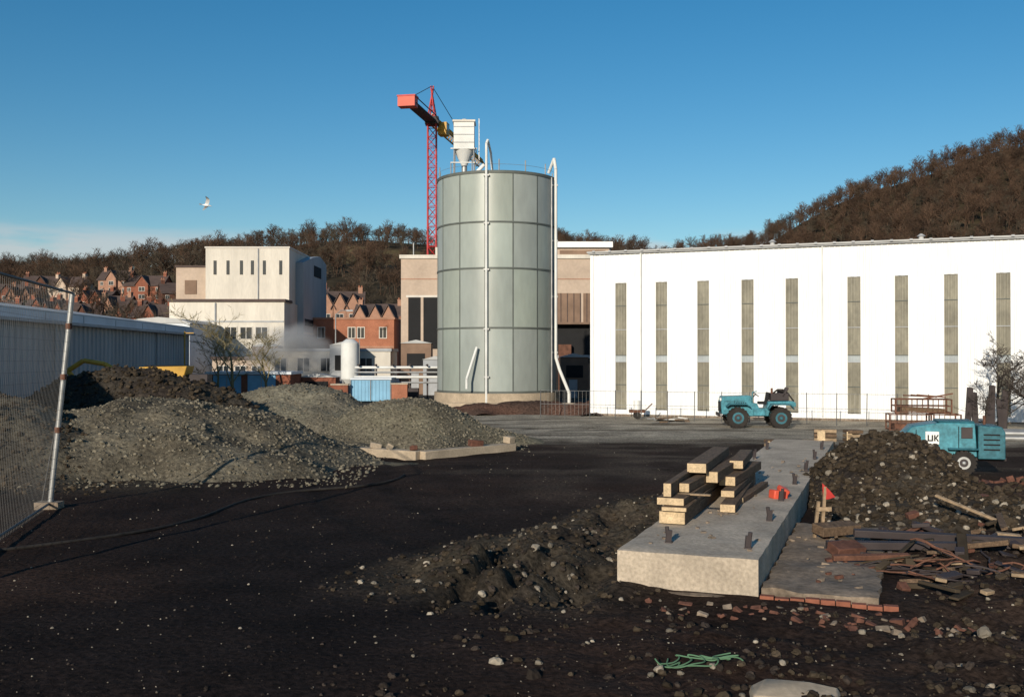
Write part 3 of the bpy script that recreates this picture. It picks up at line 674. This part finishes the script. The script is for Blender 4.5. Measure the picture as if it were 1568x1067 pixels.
# ------------------------------------------------------------ trees near
def tree(name,x,y,h,seed,m,levels=4,kids=4,**k):
    e=bpy.data.objects.new(name,None); COL.objects.link(e); e.location=(x,y,-.05 if y<140 else hz(x,y)-.1); e.scale=(h,h,h)
    obj('branches',tree_mesh(name+str(seed),m,seed,1.0,levels,kids,.018,**k),e)
tree('bare_tree',-20.2,72,7.4,11,M['barky'],twigw=.003,twigs=4); tree('bare_tree',-18.0,73,6.4,12,M['barky'],twigw=.003,twigs=4); tree('bare_tree',-21.8,74,6.0,13,M['barky'],twigw=.003,twigs=4)
for i,(x,y,h) in enumerate(((21.3,43,3.8),(22.6,42,4.6),(23.2,44,3.8),(22.0,45,4.8),(24.2,43,5.0),(20.2,42.5,2.6),(21.8,41,3.6))):
    tree('bare_shrub',x,y,h,30+i,M['barkd'],levels=4,kids=4,spread=.9,twigw=.004,twigs=4)
for i,(px,Y,h) in enumerate(((300,138,9),(255,135,10),(520,139,8),(640,150,8),(560,135,7),(460,150,9),(205,140,9),(90,150,8),(600,145,8),(30,140,7),(240,150,12),(490,125,9))):
    tree('bare_tree',(px-784)/1524*Y,Y,h,60+i,M['bark'],levels=3,kids=5,twigw=.005,twigs=4)
# ------------------------------------------------------------ kerb wall
b=B('concrete_footing',(0,0,0))
def seg(p,q,h_,t_,m_,part,z0=-.15):
    p=Vector((*p,0));q=Vector((*q,0)); c_=(p+q)/2; d=q-p; b.box(part,m_,(c_.x,c_.y,(h_+z0)/2),(d.length,t_,h_-z0),(0,0,math.atan2(d.y,d.x)))
seg((-6.6,33.6),(-2.9,31.2),.27,.4,M['concretef'],'wall_left'); seg((-2.85,31.2),(.0,34.2),.26,.4,M['concretef'],'wall_right')
b.box('brick_lump',M['brickd'],(-1.2,33.0,.35),(.45,.3,.22),(0,0.1,.5)); b.box('concrete_lump',M['concretef'],(-.1,34.1,.38),(.3,.3,.22),(.1,0,.9)); b.box('brick_lump',M['brickd'],(-3.1,31.4,.34),(.3,.2,.15),(0,.2,1.9)); b.box('concrete_lump',M['concreted'],(-4.4,32.2,.34),(.35,.25,.18),(0,.2,.3)); b.box('concrete_lump',M['concreted'],(-3.9,31.8,.34),(.2,.15,.18),(0,.5,.3))
b.done(.02)
# ------------------------------------------------------------ slab
b=B('concrete_foundation',(3.26,13.2,0),SA)
def block(b,part,m,x0,x1,y0,y1,z0,z1,st=.35,j=.012,seed=0,ej=1.6):
    ax=rng([(x0,x1,st)]); ay=rng([(y0,y1,st)]); n=len(ax); k=len(ay); v=[];f=[]
    for y in ay:
        for x in ax:
            ed=(x in (x0,x1)) or (y in (y0,y1))
            v.append((x+(j*ej*nz(y*3,seed,1) if x in(x0,x1) else 0),y+(j*ej*nz(x*3,seed,5) if y in (y0,y1) else 0),z1+j*nz(x*1.5,y*1.5,seed)-(.012 if ed else 0)))
    f=[(q*n+i,q*n+i+1,(q+1)*n+i+1,(q+1)*n+i) for q in range(k-1) for i in range(n-1)]
    rim=[i for i in range(n)]+[q*n+n-1 for q in range(1,k)]+[(k-1)*n+i for i in range(n-2,-1,-1)]+[q*n for q in range(k-2,0,-1)]
    o=len(v); v+=[(v[i][0],v[i][1],z0) for i in rim]; L_=len(rim)
    f+=[(o+i,o+(i+1)%L_,rim[(i+1)%L_],rim[i]) for i in range(L_)]
    b.raw(part,m,v,f)
block(b,'slab',M['concrete'],-1.92,0,0,8.5,-.4,.53,st=.12,seed=1,ej=1.3); block(b,'slab_far',M['concrete'],-1.9,-.02,8.53,20.5,-.4,.5,seed=2)
block(b,'footing_ledge',M['concreted'],.03,1.5,.12,5.8,-.4,.12,seed=3,j=.05,st=.12,ej=2.2); block(b,'footing_front',M['concreted'],-1.8,.3,-.22,-.03,-.4,.04,seed=4,j=.05,st=.12)
for i in range(9): b.box('brick_course',M['brick'],(.12+i*.19,-.05+U(-.02,.02),.0),(.175,.11,.14+U(-.02,.03)),(0,0,U(-.06,.06)))
for i,(x,y) in enumerate(((-.22,.7),(-.2,3.2),(-.25,5.6),(-.22,8.2),(-.2,11),(-.2,14),(-.2,17),(-1.35,.75),(-1.7,7.9),(-1.7,10.6),(-1.7,13.5),(-1.7,16.5))):
    b.box('holding_down_bolts',M['darksteel'],(x,y,.53),(.10,.10,.04)); b.cyl('holding_down_bolts',M['darksteel'],(x,y,.5),(x+.03*(-1)**i,y,.76),.03,n=8); b.box('holding_down_bolts',M['darksteel'],(x,y,.63),(.08,.05,.16),(0,.1,.4))
for i in range(60):
    x=U(-1.8,-.1);y=U(.2,14); s=U(.02,.06); b.box('surface_grit',M['concreted'],(x,y,.54),(s*1.3,s,s*.6),(U(-.3,.3),0,U(0,3)))
for i in range(45):
    x=.05+1.4*R()**.6;y=U(.3,5.6); s=U(.02,.09); k_=i%3; b.box('ledge_rubble' if k_ else 'ledge_brick_bits',M['concreted'] if k_ else M['brickd'],(x,y,.13),(s*1.3,s,s*.6),(U(-.3,.3),U(-.3,.3),U(0,3)))
b.done()
b=B('timber_stack',(3.26,13.2,.54),SA)
def beam(x,y,z,l,w_,h_,rz=0,part='beams'):
    b.box(part,M['wood'],(x,y+l/2,z+h_/2),(w_,l,h_),(0,0,rz))
    e=Vector((math.sin(rz)*l/2,-math.cos(rz)*l/2,0)); b.box('beam_ends',M['woodend'],(x+e.x,y+l/2+e.y-.004,z+h_/2),(w_-.012,.012,h_-.012),(0,0,rz))
beam(-1.62,2.3,0,5.2,.42,.20); beam(-1.6,2.2,.215,4.2,.40,.07,.015); beam(-1.63,2.34,.29,4.9,.44,.12,-.01)
beam(-1.75,2.35,.42,4.4,.13,.22,.02); beam(-1.5,3.0,.42,3.8,.17,.15,-.03); beam(-1.6,4.1,.62,3.4,.34,.17,.03); beam(-1.3,4.4,.42,3.3,.22,.2,-.02); beam(-1.05,3.8,0,4.2,.26,.14,.04); beam(-1.1,4.6,.15,3.3,.24,.12,.01); beam(-1.12,5.2,.28,3.0,.30,.17,-.04); beam(-1.2,6.1,.5,2.4,.26,.16,.05); beam(-.85,5.0,0,2.6,.14,.1,-.06)
b.box('spacer',M['woodl'],(-1.5,2.9,.405),(.8,.1,.03))
b.done(.012,('beam_ends',))
b=B('timber_crate_stack',(10.1,32.5,0),SA)
for i,(x,y,z,s) in enumerate(((0,0,0,.8),(.1,.1,.45,.7),(.9,.4,0,.7),(-.9,.6,0,.6),(.95,.5,.42,.5),(-.2,1.3,.0,.9),(-1.6,.9,0,.5))):
    for k in range(3): b.box('boards_'+str((i+k)%2),M['woodl' if (i+k)%2 else 'wood'],(x,y,z+.07+k*.14),(s,.5,.11),(0,0,.1*i))
    b.box('end_board',M['woodend'],(x-.1,y-.27,z+.2),(s*.35,.04,.32),(0,0,.1*i))
b.done(.01)
b=B('red_marker_flag',(0,0,0))
x,y=5.30,17.0
b.box('stake',M['woodl'],(x,y,.45),(.05,.05,1.1),(.04,.06,0)); b.box('stake_brace',M['woodl'],(x-.12,y,.35),(.05,.05,.8),(0,.12,0)); b.box('crosspiece',M['woodl'],(x,y-.05,.62),(.26,.03,.07))
b.raw('flag',M['red'],[(x-.02,y-.03,1.06),(x+.0,y-.03,.78),(x+.09,y-.06,.95),(x+.09,y-.05,.79),(x+.21,y-.02,.82)],[(0,1,3,2),(2,3,4)]); b.done()
b=B('red_sandbag',(5.05,18.9,.60)); b.box('bag',M['orangered'],(0,0,0),(.30,.22,.17),(0,.1,.3)); b.box('bag_flap',M['orangered'],(.1,.02,.08),(.2,.2,.1),(.3,.4,.2)); b.done(.025)
# debris
random.seed(5)
b=B('timber_debris')
def plank(x,y,z,l,w_,h_,rz,ry,m_):
    b.box({'wood':'planks_weathered','woodl':'planks_pale','rust':'steel_scrap','concretef':'concrete_lumps','brickd':'brick_lumps','woodend':'plank_ends','darksteel':'burnt_timbers','clod':'earth_lumps'}[m_],M[m_],(x,y,z),(l,w_,h_),(U(-.3,.3),ry,rz))
plank(6.2,15.8,.22,2.4,.14,.12,-.05,0,'darksteel'); plank(7.0,16.2,.28,2.8,.12,.12,-.12,.03,'darksteel'); plank(5.4,15.0,.2,1.2,.10,.08,.1,0,'rust'); plank(5.2,15.5,.22,.5,.3,.16,.3,0,'brickd'); plank(5.5,16.9,.3,.8,.3,.16,.4,0,'wood')
plank(8.0,17.6,.55,1.1,.07,.04,-.8,.3,'woodl')
for i in range(150):
    x=U(5.4,10.5);y=U(12.6,17.8)
    if x>y*.62: continue
    l=.15+1.1*R()**2.2
    plank(x,y,gz(x,y)+U(.0,.16),l,U(.04,.16),U(.02,.08),U(-1.5,1.5),U(-.3,.3),random.choice(['wood','wood','clod','darksteel','darksteel','darksteel','rust','clod','clod']))
for i in range(16):
    x=U(5.6,9);y=U(12.8,17); plank(x,y,gz(x,y)+.1,U(.15,.4),U(.05,.14),.05,U(-1,1),U(-.3,.3),'woodl')
for i in range(44):
    x=U(4.8,12);y=U(12.0,21)
    if inslab(x,y)[0]<1.8: continue
    s=U(.06,.2); plank(x,y,max(gz(x,y),H[5].z(x,y),H[6].z(x,y),H[7].z(x,y))+s*.2,s*1.4,s,s*.8,U(0,3),U(-.5,.5),random.choice(['concretef','brickd','brickd','clod']))
b.done(.01)
b=B('tangled_wire_scrap',(6.6,14.2,.1))
for i in range(26):
    p=Vector((U(-1,1.2),U(-.6,.8),U(0,.15))); pts=[p]; d=Vector((U(-1,1),U(-1,1),U(-.1,.3)))
    for k in range(6): d=(d+Vector((U(-1,1),U(-1,1),U(-.5,.4)))*.7).normalized(); q=pts[-1]+d*U(.08,.2); q.z=max(.02,q.z); pts.append(q)
    b.path('strands' if i%2 else 'cables',M['rust' if i%2 else 'darksteel'],pts,.013,n=5)
b.done()
b=B('brick_rubble')
for i in range(75):
    x=U(1.6,6.0);y=U(12.1,12.9)-.25*(x-2.4)
    s=U(.4,1)
    b.box('bricks' if i%3 else 'mortar_lumps',M['brickd' if i%3 else 'concreted'],(x,y,gz(x,y)+.0),(U(.06,.2)*s,U(.06,.12)*s,U(.04,.09)*s),(U(-.6,.6),U(-.6,.6),U(0,3)))
for i in range(90):
    x=U(11,17);y=U(20,25); b.box('bricks',M['brickd'],(x,y,max(H[5].z(x,y),H[7].z(x,y),0)+.03),(U(.08,.3),U(.1,.22),U(.05,.18)),(U(-.5,.5),U(-.4,.4),U(0,3)))
b.done(.012)
b=B('broken_concrete_slab',(2.55,9.5,0)); b.raw('lump',M['concretef'],[(-.35,-.3,-.1),(.5,-.3,-.1),(.62,0,-.1),(.1,.22,-.1),(-.3,.12,-.1),(-.32,-.28,.08),(.45,-.28,.03),(.55,0,.06),(.3,.05,.10),(.08,.17,.08),(-.12,.08,.12),(-.25,.1,.05)],[(5,6,8,10),(6,7,8),(8,9,10),(10,11,5),(0,1,6,5),(1,2,7,6),(2,3,9,8,7),(3,4,11,10,9),(4,0,5,11)]); b.done(.015)
cu=bpy.data.curves.new('green_rope','CURVE'); cu.dimensions='3D'; cu.bevel_depth=.008
for k in range(4):
    sp=cu.splines.new('NURBS'); sp.points.add(17)
    for i,p in enumerate(sp.points):
        t=i/17; x=1.55+.75*t+.09*math.sin(13*t+k*2); y=10.25+.14*math.sin(9*t+k*1.7)+.06*k; p.co=(x,y,gz(x,y)+.02+.03*abs(math.sin(11*t+k)),1)
    sp.use_endpoint_u=True
o=obj('green_rope',cu); cu.materials.append(M['green'])
cu=bpy.data.curves.new('hose','CURVE'); cu.dimensions='3D'; cu.bevel_depth=.03  # thin black tube laid along the ground
sp=cu.splines.new('NURBS'); pl=[(-2.9,26.8),(-2.9,25.8),(-3.6,24.4),(-5,24.2),(-6.2,22.5),(-6.0,19.5),(-7.0,17.5),(-9,16)]; sp.points.add(len(pl)-1)
for p,(x,y) in zip(sp.points,pl): p.co=(x,y,gz(x,y)+.02,1)
sp.use_endpoint_u=True; o=obj('black_ground_line',cu); cu.materials.append(M['rubber'])
# ------------------------------------------------------------ left mesh fence
b=B('mesh_fence')
P0=Vector((-9.75,21,-.1)); P0t=Vector((-9.28,21,4.55)); P1=Vector((-7.9,13.4,-.1)); P1t=Vector((-7.9,13.4,4.6))
b.cyl('post',M['galv'],P0,P0t,.055,n=10); b.cyl('post',M['galv'],P1,P1t,.05,n=10)
b.cyl('top_rail',M['wire'],P0t,P1t,.025,n=8); b.cyl('bottom_rail',M['wire'],P0.lerp(P0t,.05),P1.lerp(P1t,.05),.025,n=8)
b.path('stay',M['wire'],[P0t.lerp(P0,.45),P0+Vector((-.6,.9,0))],.015)
b.box('foot_block',M['concreted'],(P0.x,P0.y,.06),(.5,.3,.2))
nW=70
for i in range(nW):
    t=i/nW; a=P0.lerp(P1,t); c_=P0t.lerp(P1t,t); b.cyl('mesh_wires',M['wire'],a+Vector((0,0,.15)),c_,.0028,n=3,cap=False)
for i in range(22):
    t=.03+i/22*.97; b.cyl('mesh_wires',M['wire'],P0.lerp(P0t,t),P1.lerp(P1t,t),.0028,n=3,cap=False)
for z in (.38,.62,.85): b.cyl('clips',M['rust'],P0.lerp(P0t,z)-Vector((0,0,.06)),P0.lerp(P0t,z)+Vector((0,0,.06)),.07,n=8)
b.done()
# ------------------------------------------------------------ vehicles
def wheel(b,x,y,rad,w_,side,rimm):
    s=-1 if side<0 else 1; z=rad
    b.cyl('tyre',M['rubber'],(x,y-w_/2,z),(x,y+w_/2,z),rad*.93,n=28)
    b.cyl('tyre',M['rubber'],(x,y-w_*.36,z),(x,y+w_*.36,z),rad,n=28)
    for i in range(18):
        t=i*6.2832/18; b.box('tyre_lugs',M['rubber'],(x+math.cos(t)*rad,y,z+math.sin(t)*rad),(.05,w_*.9,.07),(0,-t,0))
    b.cyl('rim',M[rimm],(x,y+s*w_*.505,z),(x,y+s*w_*.53,z),rad*.55,n=20); b.cyl('hub',M[rimm],(x,y+s*w_*.52,z),(x,y+s*w_*.72,z),rad*.2,rad*.13,n=12)
    b.cyl('rim_dark',M['darksteel'],(x,y+s*w_*.53,z),(x,y+s*w_*.54,z),rad*.36,n=20)
b=B('site_dumper',(11.2,45.5,0),-.08)
for x in (-.98,.92):
    for y,s in ((-.72,-1),(.72,1)): wheel(b,x,y,.47,.34,s,'teald')
b.box('chassis',M['teald'],(0,0,.62),(2.9,.7,.22))
b.prism('bonnet',M['teal'],[(-1.66,.62),(-1.7,1.12),(-1.62,1.42),(-.35,1.46),(-.3,.62)],-.58,.58)
b.box('grille',M['dark'],(-1.70,0,.95),(.03,.8,.45)); b.box('bonnet_seam',M['dark'],(-1.1,-.584,1.2),(.9,.01,.02)); b.box('bonnet_seam',M['dark'],(-1.1,-.584,1.0),(.02,.01,.5))
for i in range(5): b.box('side_louvres',M['dark'],(-1.0+i*.10,-.586,1.08),(.05,.012,.16))
b.prism('front_mudguard',M['teald'],[(-1.5,1.0),(-1.35,1.12),(-.6,1.12),(-.42,.98),(-.42,.93),(-.62,1.06),(-1.33,1.06),(-1.5,.95)],-.95,-.5)
b.prism('body_side',M['teal'],[(-.5,.55),(-.5,1.12),(-.1,1.12),(0,.88),(.35,.88),(.4,1.20),(1.5,1.22),(1.62,1.15),(1.62,.95),(1.35,1.05),(.55,1.05),(.4,.55)],-.6,.6)
b.prism('rear_mudguard',M['teald'],[(.35,.9),(.5,1.12),(1.35,1.12),(1.5,.9),(1.5,.85),(1.33,1.05),(.52,1.05),(.35,.85)],-.95,-.6)
b.box('seat',M['dark'],(.25,0,1.12),(.42,.5,.12)); b.box('seat_back',M['dark'],(.44,0,1.38),(.1,.5,.45),(0,.15,0))
b.cyl('steering_column',M['darksteel'],(-.35,0,1.2),(-.08,0,1.5),.025); b.cyl('steering_wheel',M['darksteel'],(-.08,0,1.5),(-.065,0,1.52),.18,n=18)
b.box('engine_block',M['darksteel'],(.95,0,1.40),(.8,.7,.34)); b.cyl('exhaust',M['rust'],(.6,-.3,1.4),(.6,-.3,1.8),.05); b.cyl('air_filter',M['darksteel'],(1.05,.1,1.5),(1.05,.1,1.75),.15); b.path('hoses',M['rubber'],[(.6,-.2,1.5),(.85,-.3,1.72),(1.3,-.25,1.6),(1.6,-.2,1.2)],.04); b.box('hoist_frame',M['darksteel'],(1.2,-.1,1.6),(.1,.5,.5),(0,.5,0))
b.path('grab_rail',M['teal'],[(-.3,-.5,1.1),(-.3,-.5,1.62),(-.1,-.5,1.66)],.025); b.box('step',M['darksteel'],(-.05,-.75,.45),(.5,.2,.05)); b.box('tool_box',M['teal'],(-.02,-.62,.72),(.5,.2,.3)); b.cyl('headlamp',M['label'],(-1.66,-.35,1.28),(-1.72,-.35,1.28),.08); b.cyl('headlamp',M['label'],(-1.66,.35,1.28),(-1.72,.35,1.28),.08)
b.box('bumper',M['darksteel'],(-1.76,0,.6),(.08,1.3,.16)); b.done(.02,('tyre','tyre_lugs','rim'))
b=B('towed_compressor',(11.85,27.0,.12),-.28)
b.prism('canopy',M['teal'],[(-1.2,.45),(-1.25,.95),(-1.0,1.22),(-.3,1.34),(.55,1.34),(.6,.45)],-.6,.6)
b.prism('canopy_rear',M['teald'],[(.62,.4),(.62,1.28),(1.2,1.25),(1.28,1.1),(1.28,.4)],-.62,.62)
b.box('top_rib',M['teald'],(.1,0,1.36),(.9,1.1,.05)); b.box('side_panel_gap',M['dark'],(.15,-.605,.9),(.02,.02,.7)); b.box('side_panel_gap',M['dark'],(-.9,-.605,.85),(.02,.02,.6))
for i in range(4): b.box('louvres',M['dark'],(.95,-.625,.65+i*.13),(.4,.02,.04))
b.box('open_door',M['darksteel'],(.35,-.612,1.08),(.28,.02,.3)); b.box('label_plate',M['label'],(-.5,-.612,.93),(.34,.02,.34))
for x,z,w_,h_ in ((-.60,.93,.035,.16),(-.50,.93,.035,.16),(-.55,.86,.13,.035),(-.44,.93,.035,.16)): b.box('label_lettering',M['dark'],(x,-.626,z),(w_,.01,h_))
b.box('label_lettering',M['dark'],(-.385,-.626,.97),(.03,.01,.11),(0,.6,0)); b.box('label_lettering',M['dark'],(-.385,-.626,.89),(.03,.01,.11),(0,-.6,0))
for y,s in ((-.68,-1),(.68,1)): wheel(b,.25,y,.3,.2,s,'galv')
b.box('chassis',M['darksteel'],(.1,0,.38),(2.5,.8,.1)); b.cyl('tow_bar',M['darksteel'],(-1.2,0,.38),(-2.3,0,.3),.05); b.cyl('jockey_wheel',M['rubber'],(-1.9,-.05,.1),(-1.9,.05,.1),.12); b.cyl('jockey_post',M['galv'],(-1.9,0,.1),(-1.9,0,.7),.03); b.box('mudguard',M['teald'],(.25,-.68,.66),(.75,.25,.04)); b.cyl('exhaust',M['rust'],(.9,.2,1.25),(.9,.2,1.5),.04)
b.done(.025,('tyre','tyre_lugs','rim','label_lettering'))
b=B('yellow_mini_excavator',(-18.6,45,-.1),.2)
b.box('track',M['rubber'],(-.6,0,.35),(.4,2.2,.6)); b.box('track',M['rubber'],(.6,0,.35),(.4,2.2,.6)); b.box('body',M['yellow'],(0,.3,1.2),(1.4,1.6,.9)); b.box('seat',M['dark'],(0,0,1.9),(.5,.5,.5)); b.path('boom',M['yellow'],[(-.3,-.5,1.4),(-1.2,-.8,2.7),(-.5,-1.0,3.15),(.4,-1.2,3.0),(1.1,-1.3,2.6)],.12,n=6); b.path('dipper',M['darksteel'],[(1.0,-1.3,2.65),(1.5,-1.4,1.9)],.1,n=6); b.box('bucket',M['darksteel'],(1.55,-1.4,1.7),(.5,.5,.5),(0,.5,0)); b.done(.03)
b=B('yellow_dumper',(-15.6,45.5,-.22),.1)
b.prism('skip',M['yellow'],[(-1.1,2.2),(-1.2,2.98),(.9,3.02),(.7,2.3)],-.8,.8); b.box('skip_inside',M['dark'],(-.15,0,2.95),(1.7,1.4,.2)); b.box('chassis',M['darksteel'],(0,0,1.4),(2.6,.9,1.5)); b.box('bonnet',M['darksteel'],(1.3,0,2.2),(.9,1,.9))
for x in (-.9,.9):
    for y,s in ((-.8,-1),(.8,1)): wheel(b,x,y,.6,.4,s,'yellow')
b.done(.03)
b=B('rusty_stillage',(16.5,43.5,0),-.2)
for k,(x,y,z,w_,h_) in enumerate(((0,0,0,1.7,.72),(.25,.1,.76,2.3,.62),(1.85,.2,0,1.1,.72))):
    for dx in (0,w_):
        for dy in (0,1.0): b.box('posts',M['rust'],(x+dx,y+dy,z+h_/2),(.06,.06,h_))
    for zz in (z+.04,z+h_*.5,z+h_-.02):
        for dy in (0,1.0): b.box('rails',M['rust'],(x+w_/2,y+dy,zz),(w_,.04,.04))
        for dx in (0,w_): b.box('side_rails',M['rust'],(x+dx,y+.5,zz),(.04,1,.04))
    for i in range(1,int(w_/.22)): 
        for dy in (0,1.0): b.box('cage_bars',M['rust'],(x+i*.22,y+dy,z+h_/2),(.02,.02,h_))
    b.box('load_'+str(k%2),M['wood' if k%2 else 'rust'],(x+w_/2,y+.5,z+h_*.22),(w_*.8,.7,h_*.3),(0,.05,.1))
for i in range(4): b.box('loose_angle_iron',M['rust'],(1.2+i*.3,.5,1.5),(1.2,.06,.06),(0,U(-.2,.2),U(-.4,.4)))
b.done()
b=B('steel_column_stack',(19.6,42.8,0),-.1)
for x,h_,r_ in ((0,1.9,.05),(.25,1.7,-.06),(.8,1.5,.1),(.95,2.0,0),(1.3,1.4,-.1),(1.45,1.8,.04)): b.box('columns',M['darksteel'],(x,0,h_/2),(.16,.2,h_),(.05,r_,0)); b.box('flanges',M['darksteel'],(x,-.11,h_/2),(.24,.03,h_*.98),(.05,r_,0))
b.done()
b=B('pipe_stack',(17.5,38.5,0),-.25)
for i in range(7): b.cyl('pipes',M['galv'],(0,i*.24,.1),(7,i*.24,.1),.1,n=10)
for i in range(6): b.cyl('pipes',M['galv'],(.2,.12+i*.24,.28),(7.1,.12+i*.24,.28),.1,n=10)
b.done()
b=B('scrap_pile',(8.6,47.5,0),-.25)
for i in range(16): b.box('scrap_'+str(i%3>0),M['wood' if i%3 else 'galv'],(U(-1.5,.4)-.5,U(-.4,.4),.1+U(0,.2)),(U(.3,.9),.08,.06),(U(-.1,.1),U(-.15,.15),U(-.7,.7)))
b.done()
b=B('parked_handcart',(6.5,51.8,0)); b.box('tray',M['rust'],(0,0,.4),(.8,.5,.15)); b.cyl('drum',M['label'],(0,0,.45),(0,0,.95),.18); 
b.path('handle',M['rust'],[(.4,0,.4),(.8,0,.8)],.03); b.cyl('wheel',M['rubber'],(0,-.3,.18),(0,-.25,.18),.18); b.cyl('wheel',M['rubber'],(0,.25,.18),(0,.3,.18),.18); b.done()
# ------------------------------------------------------------ gull
b=B('seagull',(-24.6,80,15.4),.5)
V=[];F=[]
prof=[(-.30,.005),(-.22,.03),(-.10,.08),(.05,.10),(.16,.07),(.22,.05),(.27,.052),(.31,.03),(.36,.008)]
for i,(x,r_) in enumerate(prof):
    for k in range(10): t=k*.6283; V.append((x,math.cos(t)*r_,math.sin(t)*r_*.9+(.02 if x>.2 else 0)))
for i in range(len(prof)-1):
    for k in range(10): F.append((i*10+k,i*10+(k+1)%10,(i+1)*10+(k+1)%10,(i+1)*10+k))
b.raw('body',M['gullw'],V,F)
b.raw('tail',M['gullw'],[(-.25,-.03,0),(-.25,.03,0),(-.46,.09,.0),(-.46,-.09,.0)],[(0,1,2,3)])
for s in (-1,1):
    st=[(0,.12,-.12,.02),(.22,.17,-.09,.14),(.42,.15,-.08,.22),(.62,.04,-.13,.20),(.82,-.12,-.17,.13)]
    V=[];F=[]
    for d,a,c_,z in st: V+=[(a,s*d,z),(c_,s*d,z-.01),((a+c_)/2,s*d,z+.02)]
    for i in range(4): o=3*i; F+=[(o,o+2,o+5,o+3),(o+2,o+1,o+4,o+5),(o+1,o,o+3,o+4)]
    b.raw('wings',M['gullw'],V,F)
b.cyl('beak',M['yellow'],(.35,0,.02),(.42,0,.01),.012,.003,n=6); e=b.done(); e.rotation_euler=(-.5,.15,.35); e.scale=(1.15,1.15,1.15)
